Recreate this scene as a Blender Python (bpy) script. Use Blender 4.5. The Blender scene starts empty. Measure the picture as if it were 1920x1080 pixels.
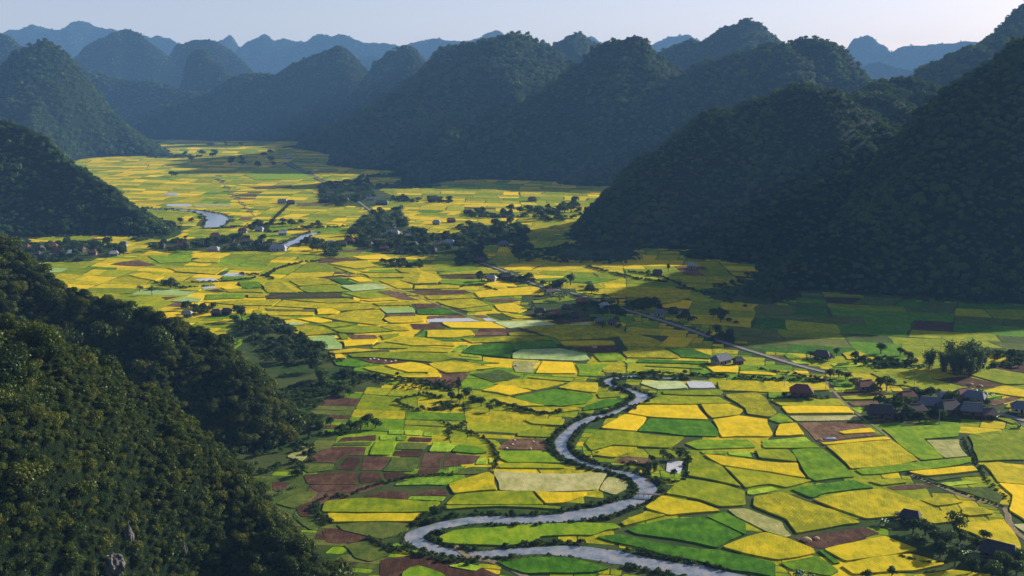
import bpy, bmesh, math, random
import numpy as np
from mathutils import Vector, Matrix, Euler

random.seed(7)
SC = bpy.context.scene
COL = SC.collection
R = math.radians

# ------------------------------------------------------------------ camera
CAM_H, PITCH, FPX = 160.0, R(11.1), 1884.0      # metres above the valley floor, tilt, focal length in photo pixels
cam_data = bpy.data.cameras.new("camera")
cam_data.sensor_width = 36.0
cam_data.lens = 36.0 * FPX / 1920.0
cam_data.clip_start, cam_data.clip_end = 0.5, 40000.0
cam = bpy.data.objects.new("camera", cam_data)
cam.location = (0, 0, CAM_H)
cam.rotation_euler = (math.pi / 2 - PITCH, 0, 0)
COL.objects.link(cam)
SC.camera = cam

# ------------------------------------------------------------------ sky, sun, exposure
SUN_AZ, SUN_EL = R(57), R(20.5)                   # azimuth from +Y towards +X
SUN_DIR = Vector((math.sin(SUN_AZ) * math.cos(SUN_EL), math.cos(SUN_AZ) * math.cos(SUN_EL), math.sin(SUN_EL)))
world = bpy.data.worlds.new("World")
SC.world = world
world.use_nodes = True
wn = world.node_tree
wn.nodes.clear()
sky = wn.nodes.new("ShaderNodeTexSky")
sky.sky_type = 'NISHITA'
sky.sun_disc = False
sky.sun_elevation, sky.sun_rotation = SUN_EL, SUN_AZ
sky.altitude = 300
sky.air_density, sky.dust_density, sky.ozone_density = 1.0, 0.6, 1.0
bgn = wn.nodes.new("ShaderNodeBackground")
bgn.inputs[1].default_value = 0.066
won = wn.nodes.new("ShaderNodeOutputWorld")
tint = wn.nodes.new("ShaderNodeMix"); tint.data_type = 'RGBA'; tint.blend_type = 'MULTIPLY'
tint.inputs[0].default_value = 1.0; tint.inputs[7].default_value = (1.14, 0.93, 1.04, 1)
wn.links.new(sky.outputs[0], tint.inputs[6]); wn.links.new(tint.outputs[2], bgn.inputs[0])
wn.links.new(bgn.outputs[0], won.inputs[0])

sun_data = bpy.data.lights.new("sun", 'SUN')
sun_data.energy, sun_data.angle, sun_data.color = 5.0, R(0.53), (1.0, 0.93, 0.8)
sun = bpy.data.objects.new("sun", sun_data)
sun.rotation_euler = SUN_DIR.to_track_quat('Z', 'Y').to_euler()
sun.location = (600, 300, 500)
COL.objects.link(sun)

SC.view_settings.view_transform = 'Standard'
SC.view_settings.look = 'None'
SC.view_settings.gamma = 1.0
SC.view_settings.use_curve_mapping = False
SC.view_settings.exposure = 0.98
SC.cycles.max_bounces = 5
SC.cycles.diffuse_bounces = 2
SC.cycles.glossy_bounces = 2
SC.cycles.transmission_bounces = 2
SC.cycles.volume_bounces = 0
SC.cycles.transparent_max_bounces = 8
SC.cycles.use_denoising = True
SC.cycles.denoiser = 'OPENIMAGEDENOISE'
SC.cycles.denoising_input_passes = 'RGB_ALBEDO_NORMAL'
SC.cycles.denoising_prefilter = 'ACCURATE'
SC.cycles.use_adaptive_sampling = False

# ------------------------------------------------------------------ helpers
SP, CP = math.sin(PITCH), math.cos(PITCH)
def ray(px, py):
    dx, dy = (px - 960) / FPX, -(py - 540) / FPX
    return np.array((dx, CP + dy * SP, -SP + dy * CP))
def gp(px, py, z=0.0):                          # the point of the level z seen at a photo position
    d = ray(px, py)
    t = (z - CAM_H) / d[2]
    return (d[0] * t, d[1] * t)
def at(px, py, Y):                              # the point at distance Y in front of the camera
    d = ray(px, py)
    t = Y / d[1]
    return np.array((d[0] * t, Y, CAM_H + d[2] * t))
def proj(p):                                    # photo position of world points (N,3)
    p = np.asarray(p, float)
    x, y, z = p[..., 0], p[..., 1], p[..., 2] - CAM_H
    f = y * CP - z * SP
    u = y * SP + z * CP
    f = np.where(np.abs(f) < 1e-6, 1e-6, f)
    return 960 + FPX * x / f, 540 - FPX * u / f, f

STEEP = R(2.6)                                   # first survey of the hills was made with the camera tilted this much more
def far(Y):                                      # distance of that survey -> distance
    Y = np.asarray(Y, float)
    Yc = np.minimum(Y, 1700.0)
    m = CAM_H / np.tan(np.arctan(CAM_H / Yc) - STEEP)
    return m + np.maximum(Y - 1700.0, 0) * 0.6
def survey_z(px, py, Y):
    a, dy = PITCH + STEEP, -(py - 540) / FPX
    d = (math.cos(a) + dy * math.sin(a), -math.sin(a) + dy * math.cos(a))
    return CAM_H + d[1] * Y / d[0]
def survey_px(x, y):                             # survey ground point -> photo position
    a = PITCH + STEEP
    f = y * math.cos(a) + CAM_H * math.sin(a); u = y * math.sin(a) - CAM_H * math.cos(a)
    return 960 + FPX * x / f, 540 - FPX * u / f
def sf(py):                                      # how much larger things at this photo height are than first surveyed
    dep = PITCH + math.atan((py - 540) / FPX)
    return math.tan(dep + STEEP) / math.tan(dep) * math.cos(dep + STEEP) / math.cos(dep)

def hash2(ix, iy, seed):
    h = (ix.astype(np.int64) * 374761393 + iy.astype(np.int64) * 668265263 + seed * 974711) & 0xffffffff
    h = ((h ^ (h >> 13)) * 1274126177) & 0xffffffff
    return ((h ^ (h >> 16)) & 0xffff) / 65535.0
def vnoise(x, y, seed=0):
    ix, iy = np.floor(x), np.floor(y)
    fx, fy = x - ix, y - iy
    fx = fx * fx * (3 - 2 * fx); fy = fy * fy * (3 - 2 * fy)
    a, b = hash2(ix, iy, seed), hash2(ix + 1, iy, seed)
    c, d = hash2(ix, iy + 1, seed), hash2(ix + 1, iy + 1, seed)
    return (a + (b - a) * fx) * (1 - fy) + (c + (d - c) * fx) * fy
def fbm(x, y, scale, seed=0, octaves=4):
    x, y = np.asarray(x, float) / scale, np.asarray(y, float) / scale
    s, amp, tot = 0, 1.0, 0
    for o in range(octaves):
        s = s + amp * (vnoise(x, y, seed + 17 * o) - 0.5); tot += amp
        x, y, amp = x * 2.03 + 5.1, y * 2.03 + 9.7, amp * 0.5
    return 2 * s / tot                           # about -1..1

def mesh_obj(name, verts, faces, mat=None, parent=None, smooth=False, mats=None, fmat=None):
    me = bpy.data.meshes.new(name)
    me.from_pydata([tuple(v) for v in verts], [], [tuple(f) for f in faces])
    if mat: me.materials.append(mat)
    for m in (mats or []): me.materials.append(m)
    if fmat is not None: me.polygons.foreach_set("material_index", fmat)
    if smooth: me.polygons.foreach_set("use_smooth", [True] * len(me.polygons))
    me.update()
    o = bpy.data.objects.new(name, me)
    COL.objects.link(o)
    if parent: o.parent = parent
    return o
def empty(name, loc=(0, 0, 0), rz=0.0):
    o = bpy.data.objects.new(name, None)
    o.empty_display_size = 0.5
    o.location = loc; o.rotation_euler = (0, 0, rz)
    COL.objects.link(o)
    return o
def tag(o, label=None, cat=None, group=None, kind=None):
    for k, v in (("label", label), ("category", cat), ("group", group), ("kind", kind)):
        if v: o[k] = v
    return o
def copy_tree(o, parent=None):
    c = o.copy(); COL.objects.link(c)
    if parent: c.parent = parent
    for ch in list(o.children): copy_tree(ch, c)
    return c

# ------------------------------------------------------------------ materials
class NT:
    def __init__(s, name):
        s.m = bpy.data.materials.new(name); s.m.use_nodes = True
        s.t = s.m.node_tree; s.t.nodes.clear()
        s.out = s.n("ShaderNodeOutputMaterial")
    def n(s, kind, **kw):
        nd = s.t.nodes.new(kind)
        for k, v in kw.items(): setattr(nd, k, v)
        return nd
    def l(s, a, b): s.t.links.new(a, b)
    def val(s, sock, v):
        if isinstance(v, (int, float, tuple, list)): sock.default_value = v
        else: s.l(v, sock)
    def noise(s, scale, detail=3.0, rough=0.55, vec=None):
        nd = s.n("ShaderNodeTexNoise"); nd.inputs["Scale"].default_value = scale
        nd.inputs["Detail"].default_value = detail; nd.inputs["Roughness"].default_value = rough
        if vec is not None: s.l(vec, nd.inputs["Vector"])
        return nd.outputs["Fac"]
    def pos(s): return s.n("ShaderNodeNewGeometry").outputs["Position"]
    def mapping(s, vec, scale=(1, 1, 1), rot=(0, 0, 0)):
        nd = s.n("ShaderNodeMapping"); nd.inputs["Scale"].default_value = scale; nd.inputs["Rotation"].default_value = rot
        s.l(vec, nd.inputs["Vector"]); return nd.outputs[0]
    def ramp(s, fac, stops):
        nd = s.n("ShaderNodeValToRGB"); e = nd.color_ramp.elements
        while len(e) < len(stops): e.new(0.5)
        for i, (p, c) in enumerate(stops):
            e[i].position = p; e[i].color = (c[0], c[1], c[2], 1)
        s.l(fac, nd.inputs[0]); return nd.outputs[0]
    def mix(s, fac, a, b, mode='MIX'):
        nd = s.n("ShaderNodeMix", data_type='RGBA', blend_type=mode)
        s.val(nd.inputs[0], fac)
        for sock, v in ((nd.inputs[6], a), (nd.inputs[7], b)):
            s.val(sock, (*v, 1) if isinstance(v, tuple) and len(v) == 3 else v)
        return nd.outputs[2]
    def math(s, op, a, b=0.0):
        nd = s.n("ShaderNodeMath", operation=op); s.val(nd.inputs[0], a); s.val(nd.inputs[1], b); return nd.outputs[0]
    def attr(s, name): return s.n("ShaderNodeAttribute", attribute_name=name).outputs["Fac"]
    def bump(s, h, strength=0.5, dist=0.2):
        nd = s.n("ShaderNodeBump"); nd.inputs["Strength"].default_value = strength; nd.inputs["Distance"].default_value = dist
        s.l(h, nd.inputs["Height"]); return nd.outputs[0]
    def principled(s, color, rough=0.9, spec=0.1, normal=None, metallic=0.0):
        nd = s.n("ShaderNodeBsdfPrincipled")
        s.val(nd.inputs["Base Color"], (*color, 1) if isinstance(color, tuple) and len(color) == 3 else color)
        s.val(nd.inputs["Roughness"], rough); nd.inputs["Specular IOR Level"].default_value = spec
        nd.inputs["Metallic"].default_value = metallic
        if normal is not None: s.l(normal, nd.inputs["Normal"])
        s.l(nd.outputs[0], s.out.inputs["Surface"]); return nd
MATS = {}
def foliage_mat(name, stops, trans=0.25, gloss=0.03, patch=0.008):
    t = NT(name)
    info = t.n("ShaderNodeObjectInfo")
    big = t.noise(patch, 2.0, vec=t.pos())
    small = t.noise(0.9, 2.0, vec=t.pos())
    f = t.math('ADD', t.math('MULTIPLY', info.outputs["Random"], 0.7), t.math('MULTIPLY', big, 0.35))
    f = t.math('ADD', f, t.math('MULTIPLY', t.math('SUBTRACT', small, 0.4), 0.5))
    c = t.ramp(f, stops)
    d = t.n("ShaderNodeBsdfDiffuse"); t.l(c, d.inputs[0])
    tr = t.n("ShaderNodeBsdfTranslucent"); t.l(t.mix(0.5, c, (0.12, 0.16, 0.01)), tr.inputs[0])
    g = t.n("ShaderNodeBsdfGlossy"); g.inputs[0].default_value = (0.45, 0.55, 0.35, 1); g.inputs["Roughness"].default_value = 0.45
    m1 = t.n("ShaderNodeMixShader"); m1.inputs[0].default_value = trans
    t.l(d.outputs[0], m1.inputs[1]); t.l(tr.outputs[0], m1.inputs[2])
    m2 = t.n("ShaderNodeMixShader"); m2.inputs[0].default_value = gloss
    t.l(m1.outputs[0], m2.inputs[1]); t.l(g.outputs[0], m2.inputs[2])
    t.l(m2.outputs[0], t.out.inputs["Surface"])
    MATS[name] = t.m
    return t.m
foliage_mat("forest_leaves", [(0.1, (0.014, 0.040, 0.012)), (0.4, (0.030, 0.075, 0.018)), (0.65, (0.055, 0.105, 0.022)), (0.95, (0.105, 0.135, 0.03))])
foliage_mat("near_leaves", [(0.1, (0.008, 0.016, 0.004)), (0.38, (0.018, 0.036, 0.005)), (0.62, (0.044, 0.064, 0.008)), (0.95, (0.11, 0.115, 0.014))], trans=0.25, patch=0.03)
foliage_mat("scrub_leaves", [(0.1, (0.010, 0.028, 0.008)), (0.5, (0.022, 0.050, 0.011)), (0.95, (0.055, 0.085, 0.018))])
foliage_mat("banana_leaves", [(0.1, (0.03, 0.08, 0.015)), (0.9, (0.09, 0.15, 0.03))], gloss=0.12)
foliage_mat("bamboo_leaves", [(0.1, (0.025, 0.06, 0.015)), (0.9, (0.07, 0.11, 0.03))])

def floor_mat(name, a, b, scale, bump=0.4, dist=0.5, c=None):
    t = NT(name)
    f = t.noise(scale, 5.0, vec=t.pos())
    col = t.ramp(f, [(0.3, a), (0.7, b)])
    if c: col = t.mix(t.ramp(t.noise(scale * 0.13, 3.0, vec=t.pos()), [(0.45, (0, 0, 0)), (0.6, (1, 1, 1))]), col, c)
    t.principled(col, 0.95, 0.05, t.bump(t.noise(scale * 3, 3.0, vec=t.pos()), bump, dist))
    MATS[name] = t.m
    return t.m
floor_mat("forest_floor", (0.003, 0.008, 0.003), (0.016, 0.028, 0.008), 0.7, 1.0, 1.2)
floor_mat("valley_grass", (0.018, 0.042, 0.008), (0.045, 0.08, 0.014), 0.25, 0.5, 0.3, (0.06, 0.075, 0.018))

def rock_mat():
    t = NT("limestone")
    p = t.pos()
    f = t.noise(0.35, 8.0, 0.65, vec=t.mapping(p, (1, 1, 0.35)))
    col = t.ramp(f, [(0.3, (0.03, 0.03, 0.03)), (0.5, (0.10, 0.095, 0.09)), (0.8, (0.25, 0.24, 0.22))])
    t.principled(col, 0.9, 0.2, t.bump(f, 0.8, 1.0))
    MATS["limestone"] = t.m
rock_mat()

# ------------------------------------------------------------------ foliage library (shared leaf clumps, used by the forests)
def leaf_cards(pts, nrm, size, rng, aspect=0.55, jitter=0.9):
    n = len(pts)
    d = nrm + jitter * rng.normal(size=(n, 3))
    d /= np.linalg.norm(d, axis=1)[:, None] + 1e-9
    u = np.cross(d, rng.normal(size=(n, 3))); u /= np.linalg.norm(u, axis=1)[:, None] + 1e-9
    v = np.cross(d, u)
    s = (size * rng.uniform(0.6, 1.3, n))[:, None]
    a, b = pts - u * s, pts + u * s
    c, e = pts + v * s * aspect, pts - v * s * aspect
    verts = np.stack([a, e, b, c], 1).reshape(-1, 3)          # a pointed leaf: tip, side, tip, side
    faces = np.arange(4 * n).reshape(n, 4)
    return verts, faces
def crown_points(rng, n, lobes, flat=0.75, spread=0.62, tall=1.0):
    c = rng.normal(size=(lobes, 3)); c /= np.linalg.norm(c, axis=1)[:, None]
    c *= spread * rng.uniform(0.5, 1.0, lobes)[:, None]
    c[:, 2] = np.abs(c[:, 2]) * flat * tall
    r = rng.uniform(0.34, 0.6, lobes)
    w = r ** 2 / (r ** 2).sum()
    k = rng.choice(lobes, n, p=w)
    d = rng.normal(size=(n, 3)); d /= np.linalg.norm(d, axis=1)[:, None]
    d[:, 2] = np.where(d[:, 2] < -0.35, -d[:, 2], d[:, 2])
    p = c[k] + d * (r[k] * rng.uniform(0.72, 1.05, n))[:, None] * np.array((1, 1, 0.85))
    return p, d
LIB = {}
def library(name, count, n, lobes, leaf, mat, jitter=0.8, tall=1.0, aspect=0.55):
    col = bpy.data.collections.new(name)
    for i in range(count):
        rng = np.random.default_rng(100 + i + 31 * len(name))
        p, d = crown_points(rng, n, lobes, tall=tall)
        v, f = leaf_cards(p, d, leaf, rng, aspect, jitter)
        me = bpy.data.meshes.new("leaf_clump"); me.from_pydata(v.tolist(), [], f.tolist()); me.materials.append(mat)
        col.objects.link(bpy.data.objects.new("leaf_clump", me))
    LIB[name] = col
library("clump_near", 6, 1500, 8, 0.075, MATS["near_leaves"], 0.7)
library("clump_mid", 6, 320, 8, 0.15, MATS["forest_leaves"])
library("clump_far", 5, 120, 7, 0.26, MATS["forest_leaves"], 0.6)
library("clump_scrub", 5, 260, 7, 0.16, MATS["scrub_leaves"])

def instancer(name, lib):
    ng = bpy.data.node_groups.new(name, 'GeometryNodeTree')
    ng.interface.new_socket("Geometry", in_out='INPUT', socket_type='NodeSocketGeometry')
    ng.interface.new_socket("Geometry", in_out='OUTPUT', socket_type='NodeSocketGeometry')
    gi, go = ng.nodes.new("NodeGroupInput"), ng.nodes.new("NodeGroupOutput")
    ci = ng.nodes.new("GeometryNodeCollectionInfo"); ci.inputs["Collection"].default_value = LIB[lib]
    ci.inputs["Separate Children"].default_value = True; ci.inputs["Reset Children"].default_value = True
    ip = ng.nodes.new("GeometryNodeInstanceOnPoints"); ip.inputs["Pick Instance"].default_value = True
    def na(nm, dt):
        a = ng.nodes.new("GeometryNodeInputNamedAttribute"); a.data_type = dt; a.inputs["Name"].default_value = nm
        return a.outputs["Attribute"]
    L = ng.links.new
    L(gi.outputs[0], ip.inputs["Points"]); L(ci.outputs[0], ip.inputs["Instance"])
    L(na("idx", 'INT'), ip.inputs["Instance Index"]); L(na("rot", 'FLOAT_VECTOR'), ip.inputs["Rotation"])
    L(na("scl", 'FLOAT_VECTOR'), ip.inputs["Scale"]); L(ip.outputs[0], go.inputs[0])
    return ng
NG = {k: instancer("scatter_" + k, k) for k in list(LIB)}
def scatter(name, pts, scl, lib, label, seed=1, lean=0.15, parent=None, cat="forest"):
    rng = np.random.default_rng(seed)
    n = len(pts)
    me = bpy.data.meshes.new(name); me.from_pydata(np.asarray(pts).tolist(), [], [])
    a = me.attributes.new("idx", 'INT', 'POINT'); a.data.foreach_set("value", rng.integers(0, 1000, n).astype(np.int32))
    rot = np.stack([rng.normal(0, lean, n), rng.normal(0, lean, n), rng.uniform(0, 6.283, n)], 1)
    a = me.attributes.new("rot", 'FLOAT_VECTOR', 'POINT'); a.data.foreach_set("vector", rot.astype(np.float32).ravel())
    a = me.attributes.new("scl", 'FLOAT_VECTOR', 'POINT'); a.data.foreach_set("vector", np.asarray(scl, np.float32).ravel())
    o = bpy.data.objects.new(name, me); COL.objects.link(o)
    md = o.modifiers.new("scatter", 'NODES'); md.node_group = NG[lib]
    if parent: o.parent = parent; tag(o, kind="stuff")
    else: tag(o, label, cat, kind="stuff")
    return o
# ------------------------------------------------------------------ hills: ridge lines (photo x, photo y, distance) and how wide the foot is
class Hill:
    def __init__(s, ridges, k=1.15, seed=0, amp=0.06, power=1.3, lower=3.0, knob=60.0, back=1.0, spur=0.38):
        s.back, s.spur = back, spur
        s.f = float(np.mean([far(q[2]) / q[2] for rd in ridges for q in rd]))
        s.seed, s.amp, s.power, s.knob = seed, amp, power, knob * s.f
        s.lines = []
        for rd in ridges:
            pts = []
            for (px, py, Y, *w) in rd:
                zo = max(survey_z(px, py, Y) - lower, 0.5)
                wo = w[0] if w else k * zo + 6
                p = at(px, py, float(far(Y))); p[2] = max(p[2] - lower * far(Y) / Y, 0.5)
                wn = float(far(Y) - far(max(Y - wo, 60)))
                pts.append((p[0], p[1], p[2], min(max(wn, wo), 1.9 * p[2] + 8)))
            s.lines.append(list(zip(pts[:-1], pts[1:])))
        ps = np.array([q for ln in s.lines for sg in ln for q in sg])
        s.x0, s.x1 = (ps[:, 0] - ps[:, 3]).min() - 10, (ps[:, 0] + ps[:, 3]).max() + 10
        s.y0, s.y1 = (ps[:, 1] - ps[:, 3]).min() - 10, (ps[:, 1] + ps[:, 3]).max() + 10
    def h(s, x, y):
        x, y = np.asarray(x, float), np.asarray(y, float)
        wx = x + 0.2 * s.knob * fbm(x, y, s.knob, s.seed + 3, 3)
        wy = y + 0.2 * s.knob * fbm(x, y, s.knob, s.seed + 9, 3)
        best = np.full(x.shape, -1e3)
        for ln in s.lines:                       # height over a ridge line follows its nearest stretch
            D, Zs, Ws, Ss, run = [], [], [], [], 0.0
            for a, b in ln:
                ex, ey = b[0] - a[0], b[1] - a[1]
                t = np.clip(((wx - a[0]) * ex + (wy - a[1]) * ey) / (ex * ex + ey * ey + 1e-9), 0, 1)
                D.append(np.hypot(wx - a[0] - t * ex, wy - a[1] - t * ey))
                Zs.append(a[2] + (b[2] - a[2]) * t)
                w = a[3] + (b[3] - a[3]) * t
                if s.back != 1.0: w = np.where(ex * (wy - a[1]) - ey * (wx - a[0]) > 0, w * s.back, w)
                Ws.append(w); Ss.append(run + t * math.hypot(ex, ey)); run += math.hypot(ex, ey)
            D, Zs, Ws = np.array(D), np.array(Zs), np.array(Ws)
            d = D.min(0)
            k = np.exp(-(D - d) / (0.06 * s.knob + 0.08 * d)); k /= k.sum(0)
            zr, q = (k * Zs).sum(0), d / (k * Ws).sum(0)
            S = (k * np.array(Ss)).sum(0)
            spur = fbm(S, d * 0.3, s.knob * 1.1, s.seed + 51, 3)          # spurs and gullies running down the slope
            best = np.maximum(best, zr * (1 - q ** s.power) + s.spur * zr * spur * np.clip(3.2 * q * (1.15 - q), 0, 1))
        n = fbm(x, y, s.knob * 0.9, s.seed, 5)
        up = np.clip(best, 0, None)
        return best + s.amp * up * n * 1.6 + 0.06 * up * fbm(x, y, s.knob * 0.33, s.seed + 70, 3) - 0.4
HILLS = {}
def build_hill(key, hill, cell, spacing, size, lib, label, forest_label, margin=220, tree_z=0.1, spread=0.28, emergent=0.0, big=1.7):
    HILLS[key] = hill
    cell, spacing, size = cell * hill.f, spacing * hill.f, size * hill.f
    nx, ny = int((hill.x1 - hill.x0) / cell) + 2, int((hill.y1 - hill.y0) / cell) + 2
    X, Y = np.meshgrid(hill.x0 + cell * np.arange(nx), hill.y0 + cell * np.arange(ny))
    Z = hill.h(X, Y)
    keep = (Z > -1)
    kc = keep[:-1, :-1] | keep[1:, :-1] | keep[:-1, 1:] | keep[1:, 1:]
    Zc = np.maximum(Z, -2.0)
    idx = np.full(nx * ny, -1)
    ii = np.arange(nx * ny).reshape(ny, nx)
    q = np.stack([ii[:-1, :-1], ii[:-1, 1:], ii[1:, 1:], ii[1:, :-1]], -1)[kc]
    used = np.unique(q); idx[used] = np.arange(len(used))
    V = np.stack([X.ravel(), Y.ravel(), Zc.ravel()], 1)[used]
    o = mesh_obj("karst_hill", V, idx[q], MATS["forest_floor"], smooth=True)
    tag(o, label, "hill", kind="structure")
    # forest over it
    rng = np.random.default_rng(hill.seed + 5)
    gx, gy = np.meshgrid(np.arange(hill.x0, hill.x1, spacing), np.arange(hill.y0, hill.y1, spacing))
    reps = []
    for rep in range(3):
        px = gx.ravel() + rng.uniform(-.5, .5, gx.size) * spacing
        py = gy.ravel() + rng.uniform(-.5, .5, gx.size) * spacing
        z = hill.h(px, py)
        e = 2.0
        sx = (hill.h(px + e, py) - hill.h(px - e, py)) / (2 * e)
        sy = (hill.h(px, py + e) - hill.h(px, py - e)) / (2 * e)
        steep = np.sqrt(1 + sx ** 2 + sy ** 2)
        ok = z > 0.5
        if rep == 1: ok &= rng.uniform(size=len(z)) < (steep - 1)
        if rep == 2: ok &= rng.uniform(size=len(z)) < emergent
        P = np.stack([px, py, z], 1)
        u, v, f = proj(P)
        ok &= (f > 5) & (u > -margin) & (u < 1920 + margin) & (v < 1080 + margin)
        toc = (-sx * (0 - px) - sy * (0 - py) + (CAM_H - z)) / (steep * np.linalg.norm(P - np.array((0, 0, CAM_H)), axis=1))
        ok &= toc > -0.22
        reps.append(P[ok])
    P = np.concatenate(reps)
    n = len(P)
    lift = np.concatenate([np.ones(n - len(reps[2])), np.full(len(reps[2]), big)])
    s = lift * size * np.maximum(0.72, rng.lognormal(0, spread, n)) * (0.8 + 0.35 * fbm(P[:, 0], P[:, 1], 45, hill.seed + 40, 2))
    P[:, 2] += (tree_z if lib != 'clump_far' else -0.3) * s
    scl = np.stack([s, s, s * rng.uniform(0.75, 1.35, n)], 1)
    scatter("forest_canopy", P, scl, lib, forest_label, hill.seed + 77)
    print("HILL", key, len(V), "verts", n, "trees")
    return o

H = Hill
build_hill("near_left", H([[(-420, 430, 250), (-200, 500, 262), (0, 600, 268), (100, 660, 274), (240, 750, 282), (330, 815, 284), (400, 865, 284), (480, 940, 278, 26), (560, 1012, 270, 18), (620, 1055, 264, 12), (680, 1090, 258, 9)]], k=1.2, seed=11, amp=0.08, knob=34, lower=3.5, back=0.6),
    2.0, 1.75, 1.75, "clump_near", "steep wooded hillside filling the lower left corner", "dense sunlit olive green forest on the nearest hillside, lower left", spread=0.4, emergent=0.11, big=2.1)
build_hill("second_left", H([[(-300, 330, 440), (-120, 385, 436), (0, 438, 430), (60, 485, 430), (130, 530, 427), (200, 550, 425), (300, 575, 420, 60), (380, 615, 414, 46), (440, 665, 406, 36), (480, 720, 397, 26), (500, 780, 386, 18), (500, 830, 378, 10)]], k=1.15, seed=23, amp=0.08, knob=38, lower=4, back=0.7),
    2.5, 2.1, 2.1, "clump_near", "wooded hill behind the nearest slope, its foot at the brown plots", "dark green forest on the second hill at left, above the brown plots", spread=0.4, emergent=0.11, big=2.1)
build_hill("third_left", H([[(-260, 120, 900), (-120, 175, 900), (0, 222, 900), (60, 240, 898), (130, 290, 890), (190, 340, 880), (240, 385, 868), (290, 432, 850)]], k=1.05, seed=31, amp=0.05),
    4.0, 4.4, 3.4, "clump_mid", "dark wooded hill at left edge above the shaded village", "shadowy forest on the hill at left above the shaded village")
build_hill("cone_left", H([[(-200, 190, 1480), (-90, 130, 1490), (0, 128, 1500), (30, 96, 1500), (85, 74, 1500), (130, 92, 1500), (160, 138, 1500), (200, 200, 1500, 130), (240, 248, 1495, 60), (290, 285, 1480, 18), (315, 297, 1465, 8)], [(85, 84, 1500, 40), (60, 180, 1440, 40), (40, 260, 1380, 30)]], k=1.05, seed=37, amp=0.06, knob=80),
    6.0, 5.6, 4.3, "clump_mid", "rounded cone hill at left whose foot reaches the far fields", "blue green forest on the rounded cone hill at left")
build_hill("edge_left", H([[(-250, 30, 2850), (-100, 40, 2850), (0, 66, 2820), (40, 92, 2790), (100, 170, 2730)]], k=1.1, seed=39),
    15.6, 9.594, 5.616, "clump_far", "hill shoulder at far left edge behind the cone hill", "hazy forest on the shoulder at far left edge")
build_hill("right_dark", H([[(1415, 552, 640, 14), (1445, 525, 655, 40), (1490, 480, 668, 75), (1545, 432, 676, 100), (1600, 402, 682), (1650, 368, 690), (1700, 322, 697), (1735, 272, 700), (1785, 212, 710), (1835, 172, 718), (1855, 148, 722), (1885, 118, 727), (1920, 100, 735), (1980, 58, 750), (2060, 12, 770), (2160, -10, 790), (2300, 2, 800), (2500, 55, 830)]], k=1.22, seed=41, amp=0.05, knob=70),
    4.0, 4.6, 3.2, "clump_mid", "huge dark mountain slope in shade at right edge", "shaded dark forest on the big slope at right edge")
build_hill("right_front", H([[(1118, 492, 775, 8), (1145, 455, 795, 26), (1185, 395, 815, 55), (1218, 338, 828), (1244, 290, 838), (1276, 238, 846), (1300, 212, 850), (1345, 200, 856), (1385, 211, 862), (1420, 182, 868), (1450, 161, 874), (1480, 153, 880), (1520, 156, 886), (1545, 170, 890), (1560, 190, 900), (1590, 188, 925), (1625, 177, 950), (1660, 170, 975), (1690, 151, 990), (1710, 143, 1000), (1740, 160, 1010), (1775, 184, 1020), (1850, 240, 1040)],
    [(1480, 160, 880, 36), (1440, 250, 840, 40), (1410, 350, 800, 40), (1395, 430, 765, 26)]], k=1.05, seed=47, amp=0.06, knob=60),
    4.0, 4.4, 3.2, "clump_mid", "front right karst hill with twin bumps, its right flank sunlit", "forest on the front right hill with sunlit right flank")
build_hill("right_back", H([[(1725, 205, 1180, 30), (1752, 172, 1200, 70), (1778, 142, 1215), (1806, 112, 1230), (1840, 90, 1250), (1870, 68, 1270), (1920, 42, 1300), (2000, 12, 1330), (2150, 20, 1380)]], k=1.1, seed=53, amp=0.05),
    7.0, 6.6, 4.6, "clump_mid", "tall blue mountain slope at upper right corner", "hazy forest on the mountain at upper right corner")
build_hill("centre_right", H([[(1330, 112, 1290), (1380, 95, 1290), (1440, 76, 1295), (1500, 62, 1300), (1540, 58, 1300), (1575, 68, 1300), (1600, 100, 1295), (1640, 145, 1290), (1665, 162, 1285), (1720, 210, 1280)], [(1330, 116, 1290, 36), (1290, 150, 1270, 40), (1240, 210, 1230, 30)], [(1520, 66, 1300, 36), (1490, 150, 1250, 40), (1470, 220, 1210, 30)]], k=1.1, seed=59, amp=0.06, knob=80),
    7.0, 6.6, 4.4, "clump_mid", "broad hump mountain behind the front right hill", "forest on the broad hump behind the front right hill")
build_hill("centre_peak", H([[(1230, 100, 1620), (1250, 86, 1620), (1275, 74, 1615), (1320, 70, 1610), (1345, 54, 1605), (1380, 34, 1600), (1400, 29, 1600), (1430, 45, 1600), (1460, 68, 1600), (1520, 110, 1600)]], k=1.0, seed=61, amp=0.05),
    9.0, 6.56, 3.744, "clump_far", "highest knobbly peak of the skyline, right of centre", "hazy forest on the highest skyline peak right of centre")
build_hill("centre", H([[(760, 348, 1160, 20), (800, 318, 1200, 45), (840, 290, 1230), (920, 226, 1255), (1000, 172, 1275), (1080, 118, 1290), (1110, 92, 1295), (1150, 73, 1300), (1185, 63, 1300), (1220, 78, 1305), (1250, 102, 1310), (1300, 130, 1320), (1340, 180, 1320)], [(1185, 72, 1300, 36), (1150, 180, 1230, 40), (1120, 280, 1180, 30)]], k=1.05, seed=67, amp=0.06, knob=80),
    6.0, 6.0, 4.2, "clump_mid", "broad central mountain, its long spur falling left to the fields", "forest on the broad central mountain with long left spur")
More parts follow.
